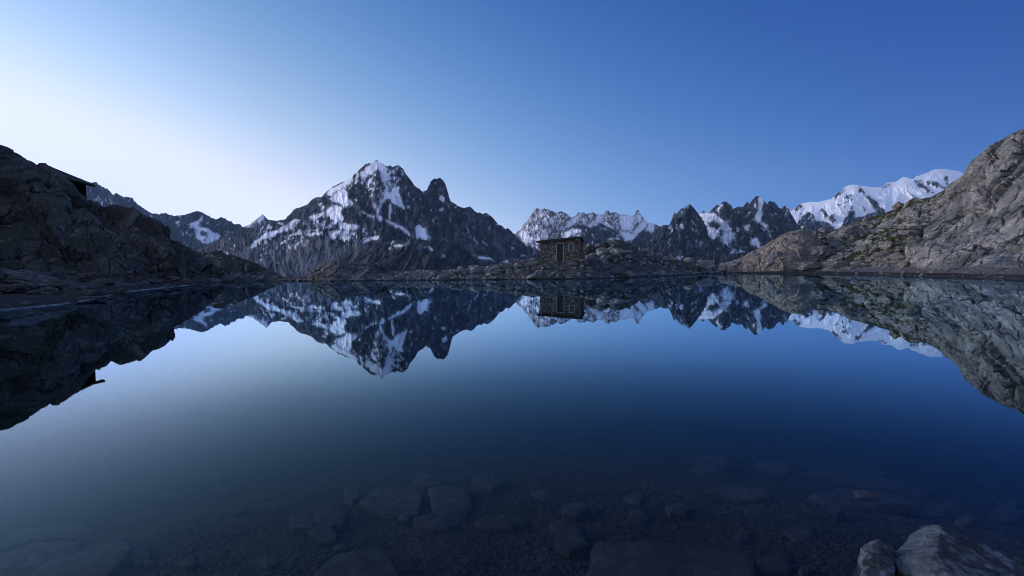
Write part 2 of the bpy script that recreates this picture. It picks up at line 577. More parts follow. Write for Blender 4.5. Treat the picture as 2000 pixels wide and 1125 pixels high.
# the great snow-capped massif
mountain('mountain_massif', 'great dark rock massif with a snow capped summit and a rock tower right of it',
         [(375, 492), (427, 469), (452, 455), (479, 445), (514, 438), (534, 430), (559, 427), (564, 420), (572, 411), (581, 405), (601, 397), (610, 390), (618, 384), (629, 384), (639, 372), (654, 362), (669, 354), (681, 352), (688, 343), (698, 335), (706, 326), (713, 321), (718, 319), (722, 319.5), (727, 316), (734, 312), (742, 316), (752, 322), (758, 323), (762, 321), (767, 326), (779, 323), (787, 327), (794, 340), (798, 344), (802, 350), (809, 361), (819, 367), (825, 373), (834, 370), (836, 364), (839, 359), (842, 352), (846, 349), (850, 346.5), (853, 348), (859, 346), (864, 349), (868, 353), (871.5, 363), (875, 376), (880, 391), (887, 396), (891, 397), (893, 402), (900, 404), (913, 405), (917, 402), (921, 404), (929, 412), (941, 417), (948, 415), (954, 417), (964, 427), (973, 436), (988, 447), (991, 445), (1003, 456), (1016, 469), (1033, 483), (1053, 488), (1075, 500), (1110, 520)],
         9200, 5600, M_PEAK, seed=8, jag=1.5, sx=36, amp=0.013, gully=0.015,
         snow=[C3(p) for p in (
             [(165, 212), (232, 150), (298, 86), (330, 105), (372, 130), (395, 165), (372, 215), (350, 190), (318, 160), (300, 165), (285, 190), (240, 195), (200, 215)],
             [(330, 190), (375, 160), (390, 200), (385, 250), (360, 280), (345, 240)],
             [(380, 330), (420, 350), (430, 320), (490, 290), (482, 340), (502, 410), (524, 475), (500, 465), (470, 440), (415, 432), (412, 400), (380, 400), (345, 440), (325, 510), (298, 520), (312, 470), (350, 400), (365, 360)],
             [(404, 430), (414, 430), (410, 560), (400, 560)],
             [(170, 480), (260, 528), (330, 545), (345, 565), (280, 552), (215, 510)], [(370, 556), (430, 585), (505, 603), (590, 690), (540, 668), (470, 622), (400, 600)],
             [(285, 525), (320, 520), (345, 550), (300, 545)],
             [(605, 622), (640, 598), (670, 625), (700, 612), (700, 650), (735, 710), (690, 720), (650, 708), (620, 715)],
             [(795, 380), (815, 368), (835, 385), (836, 430), (818, 420)],
             [(1050, 825), (1120, 850), (1170, 860), (1190, 845), (1240, 890), (1150, 875), (1080, 852)], [(1280, 905), (1322, 868), (1340, 890)], [(1150, 690), (1160, 690), (1158, 705)])]
         + [C2(p) for p in (
             [(1208, 395), (1262, 360), (1330, 308), (1362, 345), (1372, 390), (1408, 430), (1340, 462), (1270, 430), (1225, 415)],
             [(1195, 480), (1230, 440), (1330, 460), (1310, 500), (1330, 545), (1290, 590), (1230, 620), (1170, 640), (1160, 625), (1230, 590), (1240, 560), (1195, 525)],
             [(1290, 590), (1400, 590), (1450, 612), (1400, 650), (1340, 640), (1300, 625)],
             [(1205, 655), (1300, 640), (1420, 660), (1370, 715), (1335, 722), (1290, 690), (1235, 715)],
             [(555, 802), (620, 742), (680, 690), (780, 652), (870, 605), (950, 548), (985, 562), (900, 640), (800, 675), (700, 712), (620, 768)],
             [(1040, 535), (1100, 515), (1185, 492), (1180, 530), (1090, 560)],
             [(1480, 740), (1540, 700), (1607, 690), (1607, 712), (1540, 720)], [(1120, 440), (1165, 430), (1140, 450)],
             [(860, 690), (940, 665), (1030, 642), (1020, 655), (900, 690)], [(1020, 672), (1160, 655), (1160, 668), (1050, 685)],
             [(660, 885), (685, 868), (672, 888)])]
         + [[(639, 374), (655, 363), (682, 352), (684, 356), (668, 366), (650, 382), (640, 386)]],
         rock=[C2([(1325, 475), (1400, 465), (1470, 510), (1500, 560), (1450, 590), (1350, 560)]), C2([(1180, 570), (1215, 530), (1240, 560), (1200, 605), (1170, 600)])],
         warp=0.7,
         zones=[(C2([(300, 860), (520, 800), (700, 715), (1000, 690), (1400, 740), (1607, 760), (2400, 900), (2400, 1150), (300, 1150)]), 0.32, 0.5),
                (C2([(140, 800), (430, 662), (560, 622), (780, 560), (900, 520), (1050, 430), (1115, 376), (1228, 440), (1185, 490), (950, 546), (780, 650), (640, 730), (540, 800), (380, 850)]), -0.02, 0.5),
                (C3([(40, 300), (130, 205), (190, 215), (240, 380), (300, 500), (250, 520), (170, 470), (110, 430), (80, 380)]), -0.10, 0.2),
                (C2([(1325, 475), (1400, 465), (1470, 510), (1607, 560), (1607, 690), (1500, 640), (1450, 590), (1350, 560)]), -0.02, 0.35),
                (C3([(880, 410), (930, 560), (950, 620), (925, 730), (905, 640), (890, 540)]), 0.25, 0.3)],
         speck=[(C3([(190, 215), (300, 165), (400, 165), (450, 210), (435, 300), (400, 340), (350, 410), (300, 480), (265, 440), (230, 340)]), 0.52),
                (C3([(400, 140), (480, 140), (510, 180), (500, 260), (430, 280), (400, 200)]), 0.32),
                (C3([(430, 280), (560, 330), (600, 400), (520, 420), (480, 400)]), 0.14),
                (C2([(700, 730), (830, 700), (1050, 690), (980, 790), (860, 800), (720, 770)]), 0.16),
                (C2([(870, 640), (1100, 560), (1180, 590), (1160, 640), (900, 690)]), 0.5),
                (C2([(1420, 660), (1500, 640), (1590, 660), (1490, 740), (1400, 730)]), 0.25),
                ([(640, 372), (690, 345), (725, 320), (730, 330), (700, 350), (660, 375)], 0.45)],
         ice=[C2([(540, 810), (700, 670), (900, 560), (1180, 480), (1180, 640), (900, 700), (600, 800)]), C2([(1160, 560), (1450, 600), (1400, 740), (1200, 740)])])
# lower dark ridge in front of the massif
mountain('mountain_ridge', 'low dark mountain ridge in front of the massif with thin snow streaks',
         [(560, 552), (612, 538), (640, 518), (656, 503), (697, 487), (740, 474), (770, 470), (800, 463), (822, 468), (839, 470), (871, 473), (896, 478), (909, 487), (924, 501), (934, 513), (946, 521), (975, 535)],
         5200, 3600, M_NEARRIDGE, seed=13, jag=1.0, sx=40, amp=0.012, lean=0.5,
         snow=[C3(p) for p in ([(440, 758), (500, 750), (540, 742), (572, 728), (545, 752), (500, 765)], [(625, 772), (690, 760), (690, 768), (640, 778)], [(710, 768), (725, 780), (742, 797), (722, 790)], [(805, 842), (835, 838), (832, 852)])],
         speck=[(C3([(330, 690), (450, 650), (560, 690), (600, 770), (400, 790)]), 0.10)])
# pale granite wall and snowy crest in the centre
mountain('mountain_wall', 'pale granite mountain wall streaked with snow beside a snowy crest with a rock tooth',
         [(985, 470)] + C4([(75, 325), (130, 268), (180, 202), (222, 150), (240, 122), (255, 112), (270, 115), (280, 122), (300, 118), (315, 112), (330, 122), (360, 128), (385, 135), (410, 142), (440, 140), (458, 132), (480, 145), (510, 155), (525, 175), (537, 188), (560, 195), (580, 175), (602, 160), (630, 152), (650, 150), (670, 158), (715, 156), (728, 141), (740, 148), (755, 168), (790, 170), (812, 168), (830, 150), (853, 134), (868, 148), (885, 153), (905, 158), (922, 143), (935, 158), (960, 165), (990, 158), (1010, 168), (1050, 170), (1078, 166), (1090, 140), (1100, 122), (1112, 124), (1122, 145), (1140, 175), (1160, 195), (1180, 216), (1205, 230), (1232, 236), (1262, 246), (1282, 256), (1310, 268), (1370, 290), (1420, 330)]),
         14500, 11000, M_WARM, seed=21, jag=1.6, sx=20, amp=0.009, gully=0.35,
         snow=[C4(p) for p in ([(95, 330), (150, 315), (185, 330), (212, 420), (272, 452), (225, 445), (160, 420)], [(285, 300), (330, 290), (335, 355), (300, 372)], [(480, 290), (515, 220), (540, 195), (562, 197), (600, 168), (640, 158), (610, 190), (590, 240), (540, 265)],
                                [(820, 180), (812, 220), (760, 262), (690, 282), (678, 250), (740, 238), (770, 180)], [(800, 250), (830, 225), (900, 290), (880, 300), (830, 250)], [(940, 248), (962, 178), (1060, 172), (1082, 200), (1052, 290), (970, 290)],
                                [(1060, 332), (1100, 280), (1140, 230), (1165, 200), (1187, 250), (1172, 290), (1112, 332), (1078, 352)], [(945, 300), (1050, 330), (1122, 330), (1060, 392), (1000, 385), (965, 340)], [(1188, 238), (1232, 240), (1232, 300), (1242, 342), (1198, 300)])],
         speck=[(C4([(100, 320), (250, 120), (530, 170), (470, 300), (300, 400), (150, 400)]), 0.46), (C4([(560, 200), (700, 160), (760, 180), (740, 250), (560, 260)]), 0.5), (C4([(820, 170), (1080, 180), (1060, 300), (900, 300)]), 0.4), (C4([(1090, 140), (1250, 250), (1200, 330), (1050, 330)]), 0.35)])
# dark buttress in front of the pale wall
mountain('mountain_buttress', 'dark rock buttress below the snowy crest and right of the stone hut',
         [(1075, 480), (1087, 465), (1099, 452), (1110, 446), (1119, 441), (1130, 440), (1138, 439), (1145, 442), (1152, 445), (1163, 441), (1175, 436), (1182, 440), (1190, 443), (1198, 447), (1206, 453), (1212, 459), (1217, 466), (1221, 472), (1229, 476), (1235, 471), (1244, 460), (1251, 453), (1258, 446), (1264, 452), (1272, 456), (1280, 447), (1293, 441), (1300, 439), (1307, 438), (1330, 460), (1350, 500)],
         11500, 9000, M_PEAK, seed=27, jag=1.2, sx=22, amp=0.008, gully=0.08,
         snow=[C4(p) for p in ([(490, 330), (540, 298), (572, 290), (618, 300), (605, 335), (540, 342), (490, 360)], [(830, 382), (872, 362), (945, 375), (900, 392), (850, 395)])],
         speck=[(C4([(420, 370), (600, 290), (660, 330), (600, 370)]), 0.25), (C4([(860, 280), (960, 340), (1000, 400), (900, 380)]), 0.2)])
# sharp dark needles
mountain('mountain_needles', 'row of sharp dark rock needles with a glacier between them',
         C5([(250, 700), (330, 530), (392, 498), (402, 484), (420, 490), (440, 496), (455, 488), (480, 466), (505, 445), (530, 430), (545, 441), (560, 418), (573, 399), (580, 410), (590, 405), (603, 397), (612, 412), (625, 420), (640, 430), (650, 450), (660, 466), (680, 455), (700, 452), (725, 445), (750, 441), (765, 420), (778, 400), (787, 412), (795, 412), (815, 390), (845, 364), (860, 366), (875, 353), (890, 365), (915, 385), (930, 405), (940, 421), (952, 408), (965, 402), (985, 403), (1005, 406), (1022, 430), (1040, 457), (1062, 452), (1090, 444), (1112, 455), (1130, 470), (1145, 500), (1165, 537), (1185, 565), (1200, 590), (1220, 612), (1240, 640), (1300, 720)]),
         9200, 6800, M_PEAK, seed=33, jag=1.6, sx=24, amp=0.013, gully=0.04,
         snow=[C5(p) for p in ([(360, 505), (440, 500), (500, 512), (540, 542), (600, 585), (628, 600), (640, 640), (662, 690), (640, 722), (600, 752), (570, 732), (560, 690), (530, 690), (480, 716), (440, 690), (430, 620), (395, 560)], [(598, 572), (630, 553), (625, 585)], [(508, 482), (560, 425), (572, 428), (530, 512)],
                                [(868, 385), (890, 368), (922, 400), (912, 440), (902, 520), (900, 560), (952, 600), (942, 642), (905, 602), (858, 572), (848, 530), (870, 480)], [(800, 740), (850, 714), (882, 740), (897, 780), (840, 792)], [(745, 610), (790, 594), (790, 632), (770, 662)], [(818, 430), (842, 418), (842, 442)],
                                [(640, 825), (660, 818), (690, 850), (680, 856)], [(700, 820), (742, 814), (762, 850), (720, 850)])],
         rock=[C5([(450, 582), (500, 570), (540, 602), (520, 637), (460, 612)]), C5([(535, 650), (570, 645), (580, 680), (545, 685)])],
         speck=[(C5([(680, 450), (760, 440), (860, 370), (900, 400), (850, 560), (700, 520)]), 0.09), (C5([(1050, 450), (1130, 470), (1100, 520)]), 0.25), (C5([(560, 690), (680, 680), (650, 760), (560, 780)]), 0.4), (C5([(600, 800), (760, 800), (760, 870), (640, 860)]), 0.2)],
         ice=[C5([(400, 500), (680, 600), (640, 760), (420, 720)])])
mountain('mountain_spire', 'dark pyramid rock spire standing in front of the needles, a small shoulder on its left',
         [(1262, 470)] + C4([(1230, 380), (1262, 330), (1290, 280), (1330, 268), (1355, 262), (1370, 250), (1385, 225), (1402, 185), (1412, 160), (1422, 148), (1430, 168), (1445, 155), (1462, 125), (1480, 110), (1500, 104), (1515, 100), (1530, 84), (1548, 68), (1558, 82), (1570, 95), (1590, 125), (1612, 152), (1640, 192), (1665, 230), (1680, 265), (1690, 310), (1698, 350), (1725, 380), (1760, 410), (1820, 440), (1880, 500)]),
         7600, 5600, M_PEAK, seed=41, jag=1.3, sx=30, amp=0.013, gully=0.02,
         snow=[C5(p) for p in ([(200, 612), (222, 588), (246, 600), (215, 632)], [(365, 775), (380, 740), (386, 745), (372, 778)], [(150, 888), (222, 868), (205, 897)])],
         speck=[(C5([(215, 460), (290, 420), (300, 450), (230, 500)]), 0.2)])
mountain('mountain_foothill', 'dark lower slope at the foot of the rock needles',
         [(1300, 545), (1340, 520), (1375, 498), (1405, 490), (1425, 500), (1450, 492), (1480, 500), (1520, 490), (1570, 480), (1640, 470)],
         5600, 4500, M_NEARRIDGE, seed=47, jag=1.2, sx=34, amp=0.011)
# the white dome range on the right
mountain('mountain_dome', 'bright white snow dome range at right behind the grey slope',
         [(1528, 425)] + C6([(465, 577), (490, 562), (520, 545), (540, 534), (570, 528), (600, 525), (640, 528), (680, 518), (715, 510), (735, 490), (755, 468), (775, 458), (800, 436), (815, 425), (850, 418), (875, 419), (900, 426), (930, 430), (960, 433), (1000, 436), (1030, 435), (1050, 420), (1070, 408), (1090, 405), (1120, 400), (1150, 385), (1165, 373), (1180, 371), (1195, 374), (1215, 380), (1234, 385), (1248, 368), (1280, 358), (1322, 345), (1350, 330), (1372, 322), (1400, 320), (1430, 320), (1500, 330), (1550, 345)]) + [(1930, 352), (2010, 372)],
         13500, 10000, M_PEAK, seed=53, jag=0.7, sx=26, amp=0.010, allsnow=True,
         rock=[C6(p) for p in ([(462, 575), (520, 545), (538, 552), (500, 575)], [(500, 725), (528, 605), (548, 612), (580, 598), (615, 615), (640, 650), (690, 655), (735, 690), (760, 725), (620, 730)], [(652, 572), (690, 598), (702, 640), (662, 612)], [(700, 612), (735, 604), (747, 642), (718, 662)],
                                [(755, 725), (772, 690), (812, 620), (850, 553), (868, 622), (905, 620), (960, 600), (1055, 583), (1060, 660), (900, 720)], [(888, 440), (910, 436), (945, 490), (990, 515), (1058, 580), (1000, 592), (960, 540), (920, 480)], [(903, 545), (942, 580), (922, 592)],
                                [(808, 490), (857, 484), (832, 530), (803, 515)], [(748, 542), (777, 534), (770, 567)], [(788, 562), (815, 553), (807, 577)], [(722, 502), (760, 460), (810, 438), (790, 465), (750, 500)],
                                [(1038, 437), (1078, 408), (1087, 420), (1060, 438)], [(1228, 385), (1292, 403), (1312, 430), (1362, 475), (1322, 470), (1280, 430), (1240, 410)], [(1308, 402), (1370, 399), (1432, 442), (1400, 432), (1318, 416)], [(1415, 374), (1440, 370), (1462, 410), (1440, 412)], [(1188, 452), (1252, 500), (1240, 512)])])


# ------------------------------------------------------------------ near slopes built from rails (x, y, distance)
def normals(P):
    du = np.gradient(P, axis=1)
    dv = np.gradient(P, axis=0)
    n = np.cross(du, dv)
    n /= np.linalg.norm(n, axis=-1, keepdims=True) + 1e-9
    if (n * (EYE - P)).sum(-1).mean() < 0:
        n = -n
    return n


def slope(name, label, rails, rows, nx, mt, disp, back=(10, 0.5), x0=None, x1=None, masks=None, toe=True, cat='hillside', powr=None, smooth=False, tap=0.35, toe_s=0.93):
    x0 = rails[0][0][0] if x0 is None else x0
    x1 = rails[0][-1][0] if x1 is None else x1
    a_, b_ = max(x0, -20), min(x1, 2020)
    xs = np.unique(np.concatenate([np.linspace(x0, a_, max(2, int((a_ - x0) / 9))), np.linspace(a_, b_, nx), np.linspace(b_, x1, max(2, int((x1 - b_) / 9)))]))
    L = []
    for r in rails:
        a = np.array(r, float)
        L.append(pt(xs, np.interp(xs, a[:, 0], a[:, 1]), 1 / np.interp(xs, a[:, 0], 1 / a[:, 2])))
    seq = []
    if toe:                                       # the foot of the slope runs on under the water
        T = L[0].copy()
        T[:, :2] *= toe_s
        T[:, 2] = -1.2
        L = [T] + L
        rows = [5] + list(rows)
    for k in range(len(L) - 1):
        n = rows[k]
        pw = 1.0 if powr is None or k - (1 if toe else 0) < 0 else powr[k - (1 if toe else 0)]
        for j in range(n):
            t = j / n
            g = t ** pw
            A = L[k] + (L[k + 1] - L[k]) * t
            A[:, 2] = L[k][:, 2] + (L[k + 1][:, 2] - L[k][:, 2]) * g
            seq.append(A)
    seq.append(L[-1])
    top = L[-1]
    for k in range(1, 9):
        s = back[0] * k / 8
        hd = top[:, :2] / np.linalg.norm(top[:, :2], axis=1, keepdims=True)
        seq.append(np.concatenate([top[:, :2] + hd * s, (top[:, 2] - back[1] * s * (0.3 + 0.7 * k / 8))[:, None]], 1))
    P = np.array(seq)
    nrm = normals(P)
    tt = np.linspace(0, 1, P.shape[0])[:, None] + 0 * P[..., 0]
    d = disp(P, tt)
    nf = P.shape[0] - 9
    fr_ = np.clip((nf - np.arange(P.shape[0])) / (0.16 * nf), 0, 1)
    d = d * (tap + (1 - tap) * sst(0, 1, fr_))[:, None]
    Q = P + nrm * d[..., None]
    at = masks(Q, normals(Q), d) if masks else {}
    o = grid_mesh(name, Q, mt, at, label=label, cat=cat, kind='structure', smooth=smooth)
    return o, Q


def blocks(P, size, amt, tilt, crack, cw, s, st=(1, 1, 1), rot=None):
    q = P if rot is None else P @ rot
    q = q / size * np.array(st)
    q = q + 0.18 * np.stack([vn(q * 1.7 + 5, s + 70), vn(q * 1.7 + 9, s + 71), vn(q * 1.7 + 13, s + 72)], -1)
    f1, e, r, off = vor(q, s)
    d = amt * (r[..., 0] - 0.5) * 2 + tilt * size * (off * (r - 0.5) * 2).sum(-1)
    return d - crack * (1 - sst(0.0, cw, e)), e


hz_rise = lambda a, b, x: sst(a, b, x)


# --- left hill
def disp_left(P, t):
    up = sst(0.2, 1.6, P[..., 2])
    b1, _ = blocks(P, 6.5, 0.95, 0.42, 1.1, 0.07, 1, (1, 1, 0.6))
    b2, _ = blocks(P, 2.6, 0.26, 0.34, 0.32, 0.10, 5, (1, 1, 0.6))
    b3, _ = blocks(P, 0.9, 0.05, 0.14, 0.06, 0.15, 9)
    f = fbm(P / 7.0, 6, 31, 0.55)
    g = fbm(P / 0.7, 4, 35, 0.6)
    return (0.8 * f + b1 + b2 + b3 + 0.05 * g) * up * 0.85 + 0.05 * g * (1 - up)


def masks_left(Q, n, d):
    z = Q[..., 2]
    m = fbm(Q / 2.2, 5, 61, 0.6)
    moss_shade = sst(0.35, 0.8, n[..., 2] + 0.55 * m) * sst(0.6, 2.5, z + m)
    gr = 1 - sst(0.35, 0.9, z + 0.5 * m)
    return dict(moss_shade=moss_shade * 0.9, gravel=gr)


wlL = [(-900, 700), (-500, 655), (0, 606), (101, 596), (182, 584), (243, 570), (338, 560), (382, 555), (432, 551), (500, wy(500, 70.5)), (556, wy(556, 71.5))]
wlL3 = [(x, y, wd(x, y)) for x, y in wlL]
hillL, QL = slope('hill', 'dark fractured rock hill rising from the left shore', [
    wlL3,
    [(-900, 587, 20), (-500, 566, 30), (0, 553, 40), (150, 553, 41), (240, 553, 44), (300, 553, 50), (380, 550, 60), (432, 548, 70.5), (500, 546, 74), (556, 546.5, 75)],
    [(-900, 200, 23), (-500, 330, 38), (0, 432, 47), (60, 420, 48), (110, 420, 49), (170, 450, 48), (240, 470, 50), (300, 500, 55), (380, 530, 64), (432, 543, 71.5), (500, 545, 75), (556, 546, 76)],
    [(-900, -110, 25), (-500, 110, 43), (0, 282, 57), (34, 296, 57), (68, 313, 57.5), (91, 323, 58), (116, 339, 58), (140, 357, 58), (150, 374, 57), (168, 385, 57), (179, 394, 57), (203, 399, 58), (236, 405, 59), (263, 411, 60), (280, 418, 60.5), (301, 425, 61), (317, 433, 61), (329, 445, 62), (339, 464, 62.5), (355, 474, 64), (368, 482, 65.5), (382, 491, 67), (394, 500, 68), (412, 515, 70), (432, 536, 72), (445, 544, 73), (500, 545, 76), (556, 545.5, 77)]],
    [26, 110, 120], 620, M_LEFT, disp_left, back=(14, 0.75), masks=masks_left)
hill2, QL2 = slope('hill', 'second lower dark rock hill reaching the water behind the left hill', [
    [(380, 549, 78), (432, 548.5, 78), (500, 547, 80), (560, 545.5, 81)],
    [(380, 500, 90), (395, 492, 90), (412, 489, 90), (436, 495, 90), (452, 500, 90), (470, 505, 89), (486, 508, 88), (500, 513, 88), (513, 520, 87), (534, 528, 86), (546, 537, 85), (556, 544, 84), (560, 545, 84)]],
    [100], 170, M_LEFT, lambda P, t: 0.7 * disp_left(P, t) * sst(0.0, 1.5, P[..., 2]), back=(14, 0.7), masks=masks_left)

# --- right hill: slabby rock, stony grass on its upper left
RR = np.linalg.qr(np.array([[0.86, -0.3, -0.4], [0.25, 0.9, -0.2], [0.45, 0.2, 0.87]]))[0]
RR = RR * np.sign(RR[0, 0])


def slabness(P):
    """1 on the bare grey slabs, 0 on the stony meadow"""
    px = 1000 + P[..., 0] / P[..., 1] * F
    v = (px - 1742) / 60 + (P[..., 2] - 2) * -0.03
    up = (P[..., 2] - 7 - (px - 1780) * 0.055) / 4.0
    return np.clip(sst(0, 1, v) * (1 - 0.85 * sst(0, 1, up) * (1 - sst(1850, 1890, px))), 0, 1)


def disp_right(P, t):
    up = sst(0.5, 1.8, P[..., 2])
    sl = slabness(P)
    w = P + 0.9 * fbm(P / 4.0, 3, 90)[..., None]
    b1, e1 = blocks(w, 7.0, 0.45, 0.22, 0.9, 0.05, 81, (0.38, 1, 1), RR)
    b2, e2 = blocks(w, 2.2, 0.14, 0.10, 0.16, 0.10, 85, (0.35, 1, 1), RR)
    b5, e5 = blocks(w, 15.0, 1.1, 0.20, 1.6, 0.045, 88, (0.35, 1, 1), RR)
    b1 = b1 + b5
    q = (P @ RR)
    st = fbm(np.stack([q[..., 0] / 9, q[..., 1] / 1.1, q[..., 2] / 0.8], -1), 5, 95, 0.6)
    f = fbm(P / 9.0, 5, 91, 0.5)
    g = fbm(P / 0.8, 4, 92, 0.6)
    m1, _ = blocks(P, 1.5, 0.28, 0.25, 0.2, 0.2, 97, (0.8, 1, 1))
    px = 1000 + P[..., 0] / P[..., 1] * F
    knob = sst(1860, 1930, px) * sst(13, 17, P[..., 2])
    b4, _ = blocks(P, 3.4, 0.7, 0.3, 0.8, 0.1, 99)
    return up * (0.9 * f + sl * (b1 + b2 + 0.34 * st + 0.04 * g) + (1 - sl) * (m1 + 0.16 * g) + knob * b4) + (1 - up) * 0.06 * g


def masks_right(Q, n, d):
    z = Q[..., 2]
    m = fbm(Q / 3.0, 5, 101, 0.6)
    m2 = fbm(Q / 0.9, 4, 105, 0.6)
    sl = slabness(Q)
    moss_shade = sst(-0.06, 0.26, m + 0.5 * m2 + 0.5 * (n[..., 2] - 0.55)) * (1 - sl) * sst(1.2, 2.6, z + m)
    px = 1000 + Q[..., 0] / Q[..., 1] * F
    moss_shade = np.maximum(moss_shade, sst(20, 24, z + 3 * m) * sst(1950, 2000, px) * sst(-0.2, 0.3, m2))
    gr = (1 - sst(0.9, 1.7, z + 0.6 * m)) * sst(1600, 1680, px)
    return dict(moss_shade=moss_shade, gravel=gr)


wlR = [(1396, wy(1396, 95)), (1440, wy(1440, 93)), (1534, wy(1534, 86)), (1640, wy(1640, 73)), (1702, wy(1702, 68)), (1736, 538), (1804, 539.5), (1866, 541), (1930, 542.5), (2000, 546), (2500, 592), (2900, 645)]
wlR3 = [(x, y, wd(x, y)) for x, y in wlR]
hillR, QR = slope('hill', 'grey slabby rock hillside with grassy stony upper slope on the right shore', [
    wlR3,
    [(1396, 529, 101), (1534, 531, 98), (1640, 526, 84), (1702, 523, 76), (1764, 522, 69), (1801, 527, 63), (1866, 525, 58), (1929, 518, 55), (2000, 510, 54), (2500, 520, 33), (2900, 520, 22)],
    [(1396, 520, 103), (1484, 505, 103), (1549, 492, 102), (1600, 490, 98), (1649, 488, 94), (1711, 478, 90), (1761, 467, 86), (1826, 453, 80), (1876, 434, 77), (1901, 413, 73), (1960, 388, 69), (2000, 375, 67), (2500, 260, 44), (2900, 180, 32)],
    [(1396, 517, 104), (1430, 514, 104), (1460, 500, 105), (1484, 490, 106), (1549, 458, 109), (1600, 453, 111), (1618, 452, 112), (1649, 442.5, 111), (1680, 428.5, 109), (1711, 421, 107), (1742, 411, 105), (1761, 406, 104), (1773, 396, 103), (1790, 391, 102), (1817, 385, 100), (1826, 380, 99), (1845, 371, 97), (1857, 358, 95), (1876, 346, 93), (1885, 337, 92), (1890, 324, 90), (1901, 309, 89), (1916, 295, 88), (1929, 282, 87), (1947, 273, 86), (1960, 267, 85), (1979, 257, 84), (2000, 250, 83), (2500, 20, 56), (2900, -150, 42)]],
    [24, 130, 120], 760, M_RIGHT, disp_right, back=(18, 0.5), masks=masks_right)


# --- headland with the hut
def disp_head(P, t):
    up = sst(0.05, 0.8, P[..., 2])
    b1, _ = blocks(P, 1.5, 0.16, 0.20, 0.14, 0.2, 121, (1, 1, 1.2))
    hi = sst(3.0, 5.0, P[..., 2])
    b2, _ = blocks(P, 3.2, 0.4, 0.25, 0.3, 0.15, 125)
    px = 1000 + P[..., 0] / P[..., 1] * F
    flat = 1 - sst(1035, 1050, px) * (1 - sst(1145, 1165, px)) * sst(64.8, 65.8, P[..., 1]) * (1 - sst(74, 77, P[..., 1]))
    right = sst(1340, 1365, px)
    return (0.30 * fbm(P / 3, 5, 127) + b1 * 0.9 + (hi + right) * b2) * up * (0.15 + 0.85 * flat) + 0.03 * fbm(P / 0.4, 3, 128)


def masks_head(Q, n, d):
    m = fbm(Q / 2.5, 5, 131, 0.6)
    z = Q[..., 2]
    px = 1000 + Q[..., 0] / Q[..., 1] * F
    moss_shade = sst(-0.1, 0.3, m + 0.3 * (n[..., 2] - 0.6)) * sst(0.8, 1.6, z) * (1 - 0.7 * sst(1300, 1350, px))
    gr = 1 - sst(0.6, 1.4, z + 0.7 * m)
    path = np.exp(-((Q[..., 2] - 1.4) / 0.6) ** 2) * sst(1070, 1090, px) * (1 - sst(1280, 1330, px))
    return dict(moss_shade=moss_shade * (1 - 0.8 * path), gravel=np.maximum(gr, path))


wlH = [(x, wy(x, d)) for x, d in ((735, 65), (800, 64), (825, 64.5), (870, 63.2), (900, 63.8), (950, 62.4), (990, 62.8), (1030, 61.6), (1060, 62.2), (1140, 61.8), (1180, 64), (1200, 64.6), (1250, 70), (1300, 76), (1340, 84), (1374, 92), (1412, 95))]
wlH3 = [(x, y, wd(x, y)) for x, y in wlH]
head, QH = slope('headland', 'low stony headland with a grassy knoll across the lake', [
    wlH3,
    [(735, 538, 68), (825, 538, 67), (909, 534, 66), (992, 521, 65.5), (1040, 512, 65.5), (1060, 509.5, 65), (1138, 509.5, 64.5), (1170, 511, 68), (1200, 512, 72), (1300, 522, 82), (1374, 526, 98), (1412, 529, 101)],
    [(735, 533, 71), (825, 534, 70), (909, 528, 70), (992, 516, 70), (1040, 509, 71), (1060, 507.5, 73), (1138, 506.5, 73), (1152, 500, 76), (1200, 490, 79), (1300, 513, 87), (1374, 516, 100), (1412, 524, 102)],
    [(735, 531, 74), (757, 527.5, 74), (790, 530, 73), (825, 531, 72), (871, 527, 73), (909, 524, 74), (941, 521, 74), (966, 519, 74), (992, 514.5, 74), (1027, 509, 75), (1060, 507, 77), (1085, 500, 80), (1110, 492, 83), (1139, 483, 85), (1152, 479, 86), (1166, 475, 87), (1186, 472, 88), (1200, 468, 88), (1214, 468, 88), (1226, 472, 88), (1244, 484, 89), (1251, 490, 89), (1267, 495, 90), (1290, 503, 92), (1313, 508, 95), (1337, 508, 98), (1350, 509, 100), (1362, 507, 101), (1378, 505.5, 102), (1392, 510, 103), (1399, 519, 103), (1412, 523, 103)]],
    [40, 50, 60], 640, M_HEAD, disp_head, back=(14, 0.45), masks=masks_head)


# --- rounded outcrops
def disp_out(s, a=1.0):
    def f(P, t):
        b1, _ = blocks(P, 2.6, 0.18 * a, 0.12, 0.3 * a, 0.10, s, (1, 1, 0.4))
        up = sst(0.0, 0.5, P[..., 2])
        q = np.stack([P[..., 0] * 0.9 + P[..., 2] * 0.7, P[..., 1], P[..., 2] * 0.25], -1)
        return up * (0.35 * fbm(P / 3, 5, s + 3) + b1 + 0.35 * a * fbm(q / 1.0, 4, s + 6, 0.6, True))
    return f


